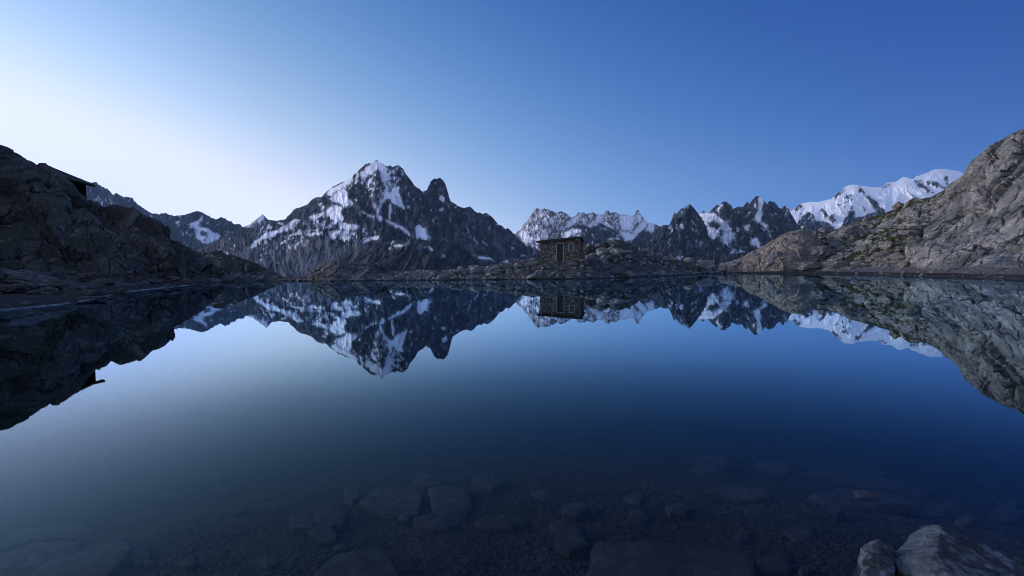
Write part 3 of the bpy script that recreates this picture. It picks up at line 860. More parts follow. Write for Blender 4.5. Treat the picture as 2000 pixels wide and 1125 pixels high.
zero = lambda Q, n, d: dict(moss_shade=np.clip(sst(0.0, 0.5, fbm(Q / 2, 4, 140)), 0, 1) * 0.5, gravel=np.zeros(Q.shape[:2]))
slope('rock_outcrop', 'low rounded grey rock dome on the far shore left of the headland', [
    [(598, wy(598, 68), 68), (640, wy(640, 66.3), 66.3), (700, wy(700, 65.5), 65.5), (770, wy(770, 65.5), 65.5)],
    [(600, 544, 72), (608, 535, 72), (614, 529, 72), (624, 519, 72.5), (633, 513, 73), (650, 507, 73), (663, 506.5, 73), (682, 511, 73), (695, 515, 73), (720, 516, 73), (732, 521, 73), (741, 527, 73), (752, 533, 73), (763, 540, 73), (770, 544, 73)]],
    [90], 220, M_HEAD, disp_out(150, 0.45), back=(8, 0.8), masks=zero, cat='rock outcrop', powr=[0.6])
slope('rock_outcrop', 'large smooth brown rock dome at the foot of the right hillside', [
    [(1420, 519, 96), (1450, 517, 95), (1490, 518, 93), (1530, 512, 91), (1560, 506, 91), (1590, 495, 93), (1606, 484, 96)],
    [(1420, 516, 101), (1431, 511, 101), (1447, 507, 101), (1462, 495, 101), (1484, 485, 101), (1503, 473, 101), (1524, 460, 101), (1549, 451, 101), (1560, 448.5, 101), (1568, 447.5, 101), (1583, 452, 101), (1596, 461, 101), (1602, 472, 101), (1606, 480, 101)]],
    [110], 240, M_BROWN, disp_out(160, 0.6), back=(10, 0.7), toe_s=0.99, cat='rock outcrop', powr=[0.65])

# ------------------------------------------------------------------ lake, lake bed and surrounding ground
shore = [wpt(x, y)[:2] for x, y in wlL] + [wpt(x, y)[:2] for x, y in ((600, wy(600, 67.5)), (670, wy(670, 65.5)), (720, wy(720, 65)))] + [wpt(x, y)[:2] for x, y in wlH] + [wpt(x, y)[:2] for x, y in wlR[1:]]
shore = [np.array(p) for p in shore] + [np.array(p) for p in ((14.0, 2.0), (8.0, 0.2), (2.5, -0.6), (0, -0.9), (-3, -0.8), (-9, 0.0), (-15.0, 2.5))]
saz = np.array([math.atan2(p[0], p[1]) for p in shore])
srr = np.array([math.hypot(*p) for p in shore])
od = np.argsort(saz)
saz, srr = saz[od], srr[od]
saz = np.concatenate([[saz[-1] - 2 * math.pi], saz, [saz[0] + 2 * math.pi]])
srr = np.concatenate([[srr[-1]], srr, [srr[0]]])


def ground_z(A, Rr):
    R = np.interp(A, saz, srr)
    p = np.stack([np.sin(A) * Rr, np.cos(A) * Rr, 0 * A], -1)
    e = R - Rr
    n = fbm(p / 1.3, 5, 201, 0.6)
    nearb = 0.10 + 0.075 * np.maximum(p[..., 1] + 0.9, 0) + 0.22 * np.maximum(Rr - 4.2, 0) - 0.02 * np.clip(p[..., 0], -3, 3)
    bed = -np.minimum(np.minimum(np.maximum(e, 0) * 0.30, nearb), 7.0) + 0.05 * n * sst(0.0, 1.0, e)
    o = np.maximum(-e, 0)
    land = np.minimum(o * 0.12, 0.35) - np.maximum(o - 25, 0) * 0.22
    land = np.maximum(land, -1150.0) + 0.05 * n
    side = sst(1.05, 1.3, np.abs(A)) * (1 - sst(1.65, 2.1, np.abs(A))) * np.minimum(np.maximum(o - 2, 0) * 0.45, np.where(A < 0, 27, 16))  # unseen side hills, shaped to block the low sun, taller on the left
    return np.where(e > 0, bed, land + side)


aa = np.concatenate([np.linspace(-math.pi, -1.0, 90)[:-1], np.linspace(-1.0, 1.0, 420), np.linspace(1.0, math.pi, 90)[1:]])
rr = np.concatenate([[0.05], np.geomspace(0.5, 9, 260), np.linspace(9.2, 105, 240), np.geomspace(107, 19000, 60)])
A, Rg = np.meshgrid(aa, rr)
Z = ground_z(A, Rg)
G = np.stack([np.sin(A) * Rg, np.cos(A) * Rg, Z], -1)
m_bed, t, b = mat('lake_bed')
n1 = noise(t, 2.2, 8, 0.65)
n2 = noise(t, 26, 5, 0.7)
vv = N(t, 'ShaderNodeTexVoronoi')
vv.inputs['Scale'].default_value = 22
t.links.new(N(t, 'ShaderNodeTexCoord').outputs['Object'], vv.inputs['Vector'])
v = math_node(t, 'ADD', math_node(t, 'MULTIPLY', n1, 0.5), math_node(t, 'MULTIPLY', n2, 0.5))
t.links.new(ramp(t, v, [(0.33, (0.012, 0.011, 0.009)), (0.52, (0.030, 0.027, 0.022)), (0.7, (0.070, 0.064, 0.054))]), b.inputs['Base Color'])
b.inputs['Roughness'].default_value = 0.9
h = math_node(t, 'ADD', math_node(t, 'MULTIPLY', n2, 0.6), math_node(t, 'MULTIPLY', vv.outputs['Distance'], 0.7))
bump(t, b, h, 1.0, 0.03)
grid_mesh('ground', G, m_bed, label='lake bed and surrounding ground', cat='ground', kind='structure', smooth=True)

# lake: closed body of clear water
mw = bpy.data.materials.new('lake_water')
mw.use_nodes = True
t = mw.node_tree
t.nodes.clear()
ge = N(t, 'ShaderNodeNewGeometry')
dt = N(t, 'ShaderNodeVectorMath', operation='DOT_PRODUCT')
t.links.new(ge.outputs['Incoming'], dt.inputs[0])
t.links.new(ge.outputs['Normal'], dt.inputs[1])
fr = N(t, 'ShaderNodeValToRGB')          # reflectance against the sine of the angle to the surface
fr.color_ramp.interpolation = 'B_SPLINE'
pts_ = [(0.0, 1.0), (0.05, 0.93), (0.10, 0.82), (0.15, 0.68), (0.20, 0.43), (0.25, 0.24), (0.31, 0.145), (0.38, 0.075), (0.46, 0.032), (0.58, 0.017), (1.0, 0.015)]
while len(fr.color_ramp.elements) < len(pts_):
    fr.color_ramp.elements.new(0.5)
for e_, (p_, v_) in zip(fr.color_ramp.elements, pts_):
    e_.position = p_
    e_.color = (v_, v_, v_, 1)
t.links.new(math_node(t, 'ABSOLUTE', dt.outputs['Value']), fr.inputs[0])
tr = N(t, 'ShaderNodeBsdfTransparent')
gl = N(t, 'ShaderNodeBsdfGlossy')
gl.inputs['Roughness'].default_value = 0.012
gl.inputs['Color'].default_value = (0.66, 0.86, 1.0, 1)
mx = N(t, 'ShaderNodeMixShader')
nz = noise(t, 0.9, 3, 0.5)
bp = N(t, 'ShaderNodeBump')
bp.inputs['Strength'].default_value = 0.05
bp.inputs['Distance'].default_value = 0.010
t.links.new(nz, bp.inputs['Height'])
t.links.new(bp.outputs[0], gl.inputs['Normal'])
t.links.new(fr.outputs[0], mx.inputs[0])
t.links.new(tr.outputs[0], mx.inputs[1])
t.links.new(gl.outputs[0], mx.inputs[2])
va = N(t, 'ShaderNodeVolumeAbsorption')
va.inputs['Color'].default_value = (0.64, 0.68, 0.64, 1)
va.inputs['Density'].default_value = 0.5
ow = N(t, 'ShaderNodeOutputMaterial')
t.links.new(mx.outputs[0], ow.inputs['Surface'])
t.links.new(va.outputs[0], ow.inputs['Volume'])
bm = bmesh.new()
az = np.linspace(-math.pi, math.pi, 361)[:-1]
rw = np.interp(az, saz, srr) + 1.6
rw = np.maximum(rw, 0.6)
tv = [bm.verts.new((math.sin(a) * r, math.cos(a) * r, 0.0)) for a, r in zip(az, rw)]
bv = [bm.verts.new((math.sin(a) * r, math.cos(a) * r, -9.0)) for a, r in zip(az, rw)]
ct, cb = bm.verts.new((0, 0.5, 0)), bm.verts.new((0, 0.5, -9))
for k in range(360):
    l = (k + 1) % 360
    bm.faces.new((ct, tv[l], tv[k]))
    bm.faces.new((cb, bv[k], bv[l]))
    bm.faces.new((tv[k], tv[l], bv[l], bv[k]))
bmesh.ops.recalc_face_normals(bm, faces=bm.faces)
me = bpy.data.meshes.new('lake')
bm.to_mesh(me)
bm.free()
me.materials.append(mw)
lake = bpy.data.objects.new('lake', me)
COL.objects.link(lake)
tag(lake, 'still clear mountain lake mirroring the peaks', 'lake', 'structure')


# ------------------------------------------------------------------ rocks
def rock_mesh(name, s, sub=4, cuts=9, rough=0.16, flat=0.0):
    rnd = random.Random(s)
    bm = bmesh.new()
    bmesh.ops.create_icosphere(bm, subdivisions=sub, radius=1.0)
    pl = []
    for k in range(cuts):
        n = Vector((rnd.gauss(0, 1), rnd.gauss(0, 1), rnd.gauss(0, 0.8))).normalized()
        pl.append((n, rnd.uniform(0.55, 0.88)))
    off = Vector((s * 3.17, s * 1.3, s * 2.7))
    for v in bm.verts:
        c = v.co.copy()
        for n, h in pl:
            e = c.dot(n) - h
            if e > 0:
                c -= n * e * 0.96
        q = c * 1.6 + off
        c += v.co * rough * (mnoise(q) + 0.5 * mnoise(q * 2.3) + 0.28 * mnoise(q * 5.1) + 0.16 * mnoise(q * 11))
        v.co = c
    ext = [max(abs(v.co[i]) for v in bm.verts) for i in range(3)]
    for v in bm.verts:
        v.co = Vector([v.co[i] / ext[i] for i in range(3)])
    me = bpy.data.meshes.new(name)
    bm.to_mesh(me)
    bm.free()
    return me


def add(name, me, label, cat, mt=None, group=None, kind=None):
    if mt:
        me.materials.append(mt)
    o = bpy.data.objects.new(name, me)
    COL.objects.link(o)
    return tag(o, label, cat, kind, group)


def boulder(x0, y0, x1, y1, d, label, mt, s, deep=0.8, yaw=0.0, group=None, roll=0.0, name='boulder', sub=5, cuts=12, rough=0.22):
    """a boulder whose outline fills the box x0..x1, y0..y1 (its foot sunk a little into what it stands on)"""
    c = pt((x0 + x1) / 2, (y0 + y1) / 2, d)
    w = (x1 - x0) * d / F / 2
    h = (y1 - y0) * d / F / 2
    o = add(name, rock_mesh(name, s, sub, cuts, rough), label, 'boulder', mt, group)
    o.location = (c[0], c[1], c[2] - h * 0.12)
    o.scale = (w * 1.06, w * deep, h * 1.14)
    o.rotation_euler = (0, roll, yaw)
    return o


b_ = boulder
# left shore
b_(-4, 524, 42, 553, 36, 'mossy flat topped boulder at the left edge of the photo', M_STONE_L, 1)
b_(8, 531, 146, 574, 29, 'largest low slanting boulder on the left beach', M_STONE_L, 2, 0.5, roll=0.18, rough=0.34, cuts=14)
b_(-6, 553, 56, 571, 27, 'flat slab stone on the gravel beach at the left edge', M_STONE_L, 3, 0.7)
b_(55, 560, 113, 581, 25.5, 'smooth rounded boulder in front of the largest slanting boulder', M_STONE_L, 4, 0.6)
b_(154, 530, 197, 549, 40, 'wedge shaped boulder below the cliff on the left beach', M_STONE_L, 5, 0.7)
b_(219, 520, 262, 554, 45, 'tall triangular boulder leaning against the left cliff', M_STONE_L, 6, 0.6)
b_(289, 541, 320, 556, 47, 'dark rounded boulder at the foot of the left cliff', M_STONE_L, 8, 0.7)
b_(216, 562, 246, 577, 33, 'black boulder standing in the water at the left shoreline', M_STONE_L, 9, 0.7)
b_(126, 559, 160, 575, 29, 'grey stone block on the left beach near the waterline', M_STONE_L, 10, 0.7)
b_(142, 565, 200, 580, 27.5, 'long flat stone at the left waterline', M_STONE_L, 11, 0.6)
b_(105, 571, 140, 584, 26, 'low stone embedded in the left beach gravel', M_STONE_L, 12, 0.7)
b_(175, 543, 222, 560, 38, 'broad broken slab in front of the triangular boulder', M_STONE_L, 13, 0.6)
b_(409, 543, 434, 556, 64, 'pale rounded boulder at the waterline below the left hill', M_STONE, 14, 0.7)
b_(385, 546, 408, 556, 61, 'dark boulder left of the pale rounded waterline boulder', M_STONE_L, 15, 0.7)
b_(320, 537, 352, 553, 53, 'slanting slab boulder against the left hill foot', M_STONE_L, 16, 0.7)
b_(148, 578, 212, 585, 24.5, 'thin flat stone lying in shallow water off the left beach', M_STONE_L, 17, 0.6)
# far shore
b_(721, 509, 759, 530, 73, 'dark angular boulder perched on the grey rock dome', M_STONE_L, 21, 0.8)
b_(879, 523, 914, 537, 66, 'broad grey boulder on the far shore left of the hut', M_STONE, 22, 0.7)
b_(987, 524, 1003, 538, 63.5, 'pale upright boulder near the far waterline', M_STONE, 23, 0.8)
b_(1004, 526, 1023, 539, 63.5, 'pale blocky boulder beside the upright one on the far shore', M_STONE, 24, 0.8)
b_(1037, 528, 1061, 539, 63, 'mossy boulder on the far shore below the hut', M_STONE, 25, 0.8)
b_(1134, 519, 1160, 530, 64.5, 'pale rounded boulder below the right corner of the hut', M_STONE, 26, 0.8)
b_(1196, 519, 1222, 534, 66, 'dark boulder at the edge of the gravel path', M_STONE_L, 27, 0.8)
b_(1152, 504, 1170, 515, 70, 'dark stone block right of the hut', M_STONE_L, 28, 0.8)
b_(1184, 482, 1206, 491, 79, 'flat pale boulder on the grassy knoll', M_STONE, 29, 0.8)
b_(1212, 486, 1236, 497, 79, 'second pale boulder lower on the knoll', M_STONE, 30, 0.8)
b_(1334, 502, 1356, 517, 97, 'grey boulder on the headland tip left of the rounded crag', M_STONE, 31, 0.8)
b_(1350, 505, 1400, 536, 100.5, 'rounded rocky crag at the right tip of the headland', M_STONE, 32, 0.7, rough=0.3)
b_(1400, 511, 1452, 536, 98, 'furrowed dark outcrop at the water right of the inlet', M_STONE, 33, 0.6, rough=0.3)
b_(1430, 514, 1500, 537, 96, 'low wide ribbed outcrop at the water below the brown dome', M_STONE, 34, 0.6, rough=0.28)
b_(1534, 509, 1626, 538, 91, 'long low pale outcrop rising from the water at right', M_STONE_R, 35, 0.5, rough=0.2)
b_(1610, 507, 1704, 538, 86, 'flat dark outcrop sloping into the water beside the pale one', M_STONE_R, 36, 0.5, rough=0.2)
b_(1562, 480, 1626, 518, 93, 'pointed grey boulder in front of the brown dome', M_STONE_R, 37, 0.6)
b_(1490, 488, 1545, 520, 93, 'broken dark blocks at the foot of the brown dome', M_STONE_R, 38, 0.6, rough=0.3)
b_(1640, 440, 1686, 470, 100, 'large cracked boulder on the grassy right slope', M_STONE_R, 39, 0.7)
b_(1703, 492, 1744, 510, 80, 'brown rounded boulder at the foot of the right slope', M_BROWN, 40, 0.7)
b_(1744, 394, 1766, 412, 104, 'reddish boulder on the skyline of the right slope', M_BROWN, 41, 0.8)
b_(1772, 386, 1796, 400, 102, 'second skyline boulder above the reddish one', M_BROWN, 42, 0.8)
b_(1755, 508, 1778, 523, 67, 'whitish boulder at the lower corner of the grey slab', M_STONE_R, 43, 0.8)
b_(1616, 472, 1640, 486, 98, 'pinkish angular stone right of the brown dome', M_STONE_R, 44, 0.8)


# rubble: individual stones, copies of a dozen shapes
shapes = {}
for key, mt in (('l', M_STONE_L), ('h', M_STONE), ('r', M_STONE_R)):
    shapes[key] = []
    for k in range(8):
        me = rock_mesh('stone', 60 + k, 3, 8, 0.2)
        me.materials.append(mt)
        shapes[key].append(me)
_first = True


def scatter(Q, key, n, cond, size, label, group, flatz=(0.4, 0.8), s=0):
    r = random.Random(s)
    ny, nx = Q.shape[:2]
    k = tries = 0
    while k < n and tries < 60000:
        tries += 1
        j, i = r.randrange(2, ny - 9), r.randrange(2, nx - 2)
        p = Q[j, i]
        px = 1000 + p[0] / p[1] * F
        if p[2] < -0.08 or not cond(px, p, r):
            continue
        w = r.uniform(size[0], size[1]) * (0.55 if r.random() < 0.6 else 1.0)
        hz = w * r.uniform(*flatz)
        o = bpy.data.objects.new('stone', r.choice(shapes[key]))
        COL.objects.link(o)
        o.scale = (w, w * r.uniform(0.6, 1.0), hz)
        o.rotation_euler = (r.uniform(-.25, .25), r.uniform(-.25, .25), r.uniform(0, 6.28))
        o.location = (p[0], p[1], p[2] + hz * 0.35)
        tag(o, label, 'stone', None, group)
        k += 1


near_w = lambda p: p[2] < 0.25
scatter(QL, 'l', 36, lambda px, p, r: 0 < px < 560 and p[2] < 0.7, (0.35, 0.9), 'one of the loose grey stones strewn over the left gravel beach', 'loose stones on the left beach', s=1)
scatter(QL, 'l', 24, lambda px, p, r: 330 < px < 560 and p[2] < 0.5, (0.5, 1.1), 'one of the dark stones lining the waterline below the left hill', 'stones along the waterline below the left hill', (0.4, 0.7), s=2)
scatter(QH, 'h', 46, lambda px, p, r: p[2] < 0.35, (0.35, 0.85), 'one of the small stones along the far waterline of the headland', 'stones along the headland waterline', s=3)
scatter(QH, 'h', 46, lambda px, p, r: 0.6 < p[2] < 3.0 and not (1045 < px < 1142 and p[1] > 65.0), (0.3, 0.95), 'one of the stones in the rubble around the hut', 'rubble stones on the headland', s=4)
scatter(QH, 'h', 32, lambda px, p, r: p[2] > 2.6 and 1145 < px < 1330, (0.4, 1.2), 'one of the pale stones on the grassy knoll right of the hut', 'stones on the knoll', s=5)
scatter(QR, 'r', 64, lambda px, p, r: 1600 < px < 1880 and 1.2 < p[2] < 16 and slabness(p[None])[0] < 0.5, (0.4, 1.3), 'one of the loose stones on the grassy right hillside', 'loose stones on the right hillside', s=6)
scatter(QR, 'r', 24, lambda px, p, r: 1620 < px < 2010 and p[2] < 0.9, (0.2, 0.6), 'one of the small stones on the right gravel shore', 'small stones on the right shore', s=7)
# stones at the foot of the dome on the far shore, between the hills and the headland
for k in range(22):
    r = random.Random(900 + k)
    x = r.uniform(548, 775)
    p = wpt(x, wy(x, 69.5 - 4.5 * min(1, (x - 548) / 100) + r.uniform(-1.5, 1.0)))
    o = bpy.data.objects.new('stone', r.choice(shapes['h']))
    COL.objects.link(o)
    w = r.uniform(0.35, 0.95)
    o.scale = (w, w * 0.8, w * r.uniform(0.35, 0.6))
    o.rotation_euler = (0, 0, r.uniform(0, 6))
    o.location = (p[0], p[1], 0.05)
    tag(o, 'one of the stones in the line at the water below the grey dome', 'stone', None, 'stones at the water below the grey dome')


def rubble(parts, mt, label, s):
    """the small stones left over once the largest stand as objects: one mesh, beyond counting"""
    r = random.Random(s)
    src = []
    for k in range(5):
        me_ = rock_mesh('rubble_shape', 80 + k, 2, 8, 0.2)
        src.append((np.array([v.co[:] for v in me_.vertices]), np.array([p.vertices[:] for p in me_.polygons])))
        bpy.data.meshes.remove(me_)
    V, Fc, nv = [], [], 0
    for Q, n, cond, size in parts:
        ny, nx = Q.shape[:2]
        k = tries = 0
        while k < n and tries < 80000:
            tries += 1
            p = Q[r.randrange(2, ny - 9), r.randrange(2, nx - 2)]
            px = 1000 + p[0] / p[1] * F
            if p[2] < -0.05 or not -10 < px < 2010 or not cond(px, p):
                continue
            v, f = r.choice(src)
            w = size[0] + (size[1] - size[0]) * r.random() ** 2
            a = r.uniform(0, 6.28)
            q = v * np.array([w, w * r.uniform(.6, 1), w * r.uniform(.4, .8)])
            q = np.stack([q[:, 0] * math.cos(a) - q[:, 1] * math.sin(a), q[:, 0] * math.sin(a) + q[:, 1] * math.cos(a), q[:, 2] + 0.2 * w], 1) + p
            V.append(q)
            Fc.append(f + nv)
            nv += len(v)
            k += 1
    me_ = bpy.data.meshes.new('rubble')
    me_.from_pydata(np.concatenate(V).tolist(), [], np.concatenate(Fc).tolist())
    add('rubble', me_, label, 'rubble', mt, kind='stuff')


rubble([(QH, 420, lambda px, p: p[2] < 0.5, (0.10, 0.4)), (QH, 420, lambda px, p: p[2] > 0.5 and not (1045 < px < 1142 and p[1] > 64.9), (0.12, 0.5))], M_STONE, 'small stones covering the headland', 21)
rubble([(QL, 260, lambda px, p: p[2] < 0.6, (0.08, 0.35)), (QL, 120, lambda px, p: 0.6 < p[2] < 1.6, (0.15, 0.5))], M_STONE_L, 'small stones covering the left beach', 22)
rubble([(QR, 320, lambda px, p: 1.0 < p[2] and slabness(p[None])[0] < 0.4, (0.15, 0.7)), (QR, 200, lambda px, p: p[2] < 1.0, (0.08, 0.3))], M_STONE_R, 'small stones covering the right slope and shore', 23)

# ------------------------------------------------------------------ foreground boulders
def hull_rock(name, pts, label, mt, s, depth=-0.6, amt=0.009, cuts=6, split=1838):
    bm = bmesh.new()
    for p in pts:
        w = pt(*p)
        bm.verts.new(w)
        q = w * np.array([1.0, 1.06, 1.0])
        bm.verts.new((q[0], q[1] + 0.12, depth))
    r = bmesh.ops.convex_hull(bm, input=bm.verts)
    bmesh.ops.delete(bm, geom=[g for g in r['geom_interior'] if isinstance(g, bmesh.types.BMVert)], context='VERTS')
    bmesh.ops.triangulate(bm, faces=bm.faces)
    for k in range(cuts):
        es = [e for e in bm.edges if e.calc_length() > 0.022]
        if not es:
            break
        bmesh.ops.subdivide_edges(bm, edges=es, cuts=1, use_grid_fill=True)
        bmesh.ops.triangulate(bm, faces=[f for f in bm.faces if len(f.verts) > 3])
        if len(bm.verts) > 60000:
            break
    bm.normal_update()
    off = Vector((s * 2.1, s, s * 0.7))
    mv = []
    for v in bm.verts:
        q = v.co * 5 + off
        d = mnoise(q) + 0.7 * abs(mnoise(q * 2.4)) + 0.45 * mnoise(q * 6) + 0.3 * abs(mnoise(q * 14))
        mv.append(v.co + v.normal * d * amt)
    for v, c in zip(bm.verts, mv):
        v.co = c
    me = bpy.data.meshes.new(name)
    bm.to_mesh(me)
    bm.free()
    co = np.array([v.co[:] for v in me.vertices])
    px = 1000 + co[:, 0] / co[:, 1] * F
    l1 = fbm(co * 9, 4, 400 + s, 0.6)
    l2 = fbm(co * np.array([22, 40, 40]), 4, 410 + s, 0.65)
    lich_shade = sst(-0.08, 0.22, l2 + 0.6 * l1 + 0.75 * sst(-25, 25, px - split) - 0.55)     # dark lichen mottling, thickened right of the ridge to paint that face's shade
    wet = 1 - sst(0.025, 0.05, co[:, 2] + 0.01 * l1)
    at_ = me.attributes.new('moss_shade', 'FLOAT', 'POINT')
    at_.data.foreach_set('value', np.maximum(lich_shade * 0.85, wet).astype(np.float32))
    return add(name, me, label, 'boulder', mt)


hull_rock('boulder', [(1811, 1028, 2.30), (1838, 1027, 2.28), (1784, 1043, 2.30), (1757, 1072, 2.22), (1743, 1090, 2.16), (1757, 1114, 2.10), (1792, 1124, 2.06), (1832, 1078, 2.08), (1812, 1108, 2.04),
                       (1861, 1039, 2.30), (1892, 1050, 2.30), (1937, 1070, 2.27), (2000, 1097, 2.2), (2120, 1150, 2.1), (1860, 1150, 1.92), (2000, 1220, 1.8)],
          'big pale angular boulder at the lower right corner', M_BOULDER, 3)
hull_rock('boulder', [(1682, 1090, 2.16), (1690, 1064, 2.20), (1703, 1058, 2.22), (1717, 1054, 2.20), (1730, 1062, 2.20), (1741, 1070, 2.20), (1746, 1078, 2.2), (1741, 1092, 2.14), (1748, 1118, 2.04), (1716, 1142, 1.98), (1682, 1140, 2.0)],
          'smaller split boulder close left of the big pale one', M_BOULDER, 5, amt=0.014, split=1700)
o = add('boulder', rock_mesh('boulder', 70, 5, 9, 0.14), 'small dark stone just breaking the water surface', 'boulder', simple('wet_stone', (0.040, 0.046, 0.056), 0.5, 14, 0.6))
c = wpt(1699, 966)
o.location = (c[0], c[1] + 0.02, -0.018)
o.scale = (0.092, 0.06, 0.036)


# ------------------------------------------------------------------ slabs under the water
def slab(poly, z, th, label, s, name='sunken_slab', cat='slab', group=None):
    """flat stone with the outline poly, its top about z below the surface"""
    bm = bmesh.new()
    lift = 0.012 + 0.05 * (0.5 + 0.5 * math.sin(s * 7.1)) + max(0.0, 0.22 + z) * 0.6
    for _ in range(4):
        P = [wpt(x, y, z) for x, y in poly]
        c = sum(P) / len(P)
        z = float(ground_z(np.array([math.atan2(c[0], c[1])]), np.array([math.hypot(c[0], c[1])]))[0]) + lift
        z = min(z, -0.05)
    r = random.Random(s)
    tx, ty = r.uniform(-.03, .03), r.uniform(-.03, .03)
    c = sum(P) / len(P)
    lo, up = [], []
    n = len(P)
    ring = []
    for k in range(n):
        a, b = P[k], P[(k + 1) % n]
        for j in range(6):
            f = j / 6
            w = a + (b - a) * f
            sz = np.linalg.norm(b - a)
            w = w + np.array([mnoise(Vector(w * 3 + s)), mnoise(Vector(w * 3 - s)), 0]) * min(0.09, sz * 0.16)
            ring.append(w)
    rings = []
    for f, dz in ((1.10, -th), (1.03, -0.035), (0.985, -0.008), (0.93, 0.0), (0.7, 0.006), (0.4, 0.008)):
        rg = []
        for w in ring:
            q = c + (w - c) * f
            q[2] = z + dz + tx * (q[0] - c[0]) + ty * (q[1] - c[1]) + 0.016 * mnoise(Vector(q * 4 + s)) + 0.008 * mnoise(Vector(q * 13 + s))
            rg.append(bm.verts.new(q))
        rings.append(rg)
    m = len(ring)
    for a, b in zip(rings, rings[1:]):
        for k in range(m):
            bm.faces.new((a[k], a[(k + 1) % m], b[(k + 1) % m], b[k]))
    cv = bm.verts.new((c[0], c[1], z + 0.008))
    for k in range(m):
        bm.faces.new((rings[-1][k], rings[-1][(k + 1) % m], cv))
    bmesh.ops.recalc_face_normals(bm, faces=bm.faces)
    me = bpy.data.meshes.new(name)
    bm.to_mesh(me)
    bm.free()
    add(name, me, label, cat, M_SLAB, group)


slab([(836, 952), (880, 944), (916, 948), (926, 988), (886, 1030), (844, 1018)], -0.22, 0.16, 'pentagonal flat slab under water at the lower centre', 1)
slab([(704, 975), (740, 948), (800, 946), (822, 965), (816, 1002), (750, 998)], -0.28, 0.16, 'broad faint slab under water left of the pentagonal one', 2)
slab([(616, 1000), (650, 992), (678, 1000), (670, 1025), (640, 1030), (618, 1022)], -0.22, 0.14, 'squarish slab under water left of the broad faint one', 3)
slab([(574, 1034), (588, 1013), (622, 1020), (610, 1036)], -0.2, 0.1, 'small triangular stone under water beside the squarish slab', 4)
slab([(778, 1018), (780, 1004), (802, 1003), (800, 1018)], -0.2, 0.06, 'little stone under water between the broad and pentagonal slabs', 5)
slab([(35, 1128), (90, 1095), (175, 1066), (250, 1054), (255, 1075), (215, 1130)], -0.13, 0.14, 'large pale slab under water at the lower left corner', 6)
slab([(-20, 1080), (60, 1050), (150, 1042), (176, 1044), (160, 1062), (60, 1090), (-20, 1110)], -0.24, 0.12, 'layered slab under water behind the lower left slab', 7)
slab([(-30, 1050), (60, 1020), (170, 1012), (190, 1022), (60, 1045), (-20, 1062)], -0.30, 0.12, 'farthest thin layered slab under water at lower left', 8)
slab([(600, 1140), (650, 1088), (700, 1070), (760, 1078), (790, 1140)], -0.10, 0.12, 'flat slab edge under water at the bottom left of centre', 9)
slab([(1342, 908), (1368, 884), (1418, 882), (1424, 900), (1412, 918), (1350, 918)], -0.35, 0.25, 'squarish block under water right of centre', 10)
slab([(1466, 900), (1480, 887), (1538, 890), (1545, 905), (1530, 918), (1480, 916)], -0.34, 0.22, 'rounded block under water right of the squarish block', 11)
slab([(1540, 888), (1600, 878), (1700, 890), (1740, 902), (1660, 906), (1560, 900)], -0.30, 0.14, 'long thin slab under water above the wide flat one', 12)
slab([(1552, 912), (1600, 897), (1700, 906), (1800, 935), (1812, 958), (1740, 956), (1630, 946), (1560, 926)], -0.24, 0.16, 'wide flat slab under water behind the small emerging stone', 13)
slab([(1893, 898), (1940, 896), (1980, 908), (1960, 920), (1912, 914)], -0.30, 0.14, 'slab under water near the right edge', 14)
slab([(1938, 928), (1990, 918), (2040, 930), (2030, 948), (1970, 944)], -0.26, 0.14, 'slab under water in front of the right edge slab', 15)
slab([(1372, 962), (1420, 945), (1500, 958), (1505, 976), (1440, 972)], -0.25, 0.1, 'dim slanting slab under water below the squarish block', 16)
slab([(1580, 955), (1640, 948), (1760, 962), (1790, 978), (1700, 984), (1610, 976)], -0.17, 0.08, 'broad slab under water carrying the small emerging stone', 17)
slab([(1160, 1060), (1260, 1050), (1330, 1062), (1470, 1085), (1480, 1140), (1150, 1140)], -0.10, 0.1, 'dark flat slab under water at the bottom right of centre', 18)
slab([(1300, 985), (1330, 980), (1352, 990), (1340, 1002), (1308, 1000)], -0.2, 0.1, 'small faint stone under water right of the pentagonal slab', 19)
slab([(925, 1015), (950, 1005), (1000, 1008), (1035, 1020), (1000, 1030), (940, 1028)], -0.2, 0.08, 'low dim slab under water right of the pentagonal slab', 20)

r_ = random.Random(44)
k = 0
while k < 48:
    x, y = r_.uniform(60, 1990), r_.uniform(905, 1118)
    if x > 1640 and y > 1010:
        continue
    dist = wd(x, y)
    w = r_.uniform(0.04, 0.13) * (1.6 if r_.random() < 0.15 else 1) * F / dist
    n_ = r_.randint(5, 7)
    a0 = r_.uniform(0, 6.28)
    poly = []
    for q in range(n_):
        a_ = a0 + 6.2832 * (q + r_.uniform(-0.3, 0.3)) / n_
        f_ = r_.uniform(0.7, 1.15)
        poly.append((x + w * f_ * math.cos(a_), y - 0.55 * w * f_ * math.sin(a_)))
    slab(poly, -0.25, 0.06, 'one of the small flat stones scattered under the shallow water', 100 + k, 'sunken_stone', 'stone', 'small stones under the shallow water')
    k += 1

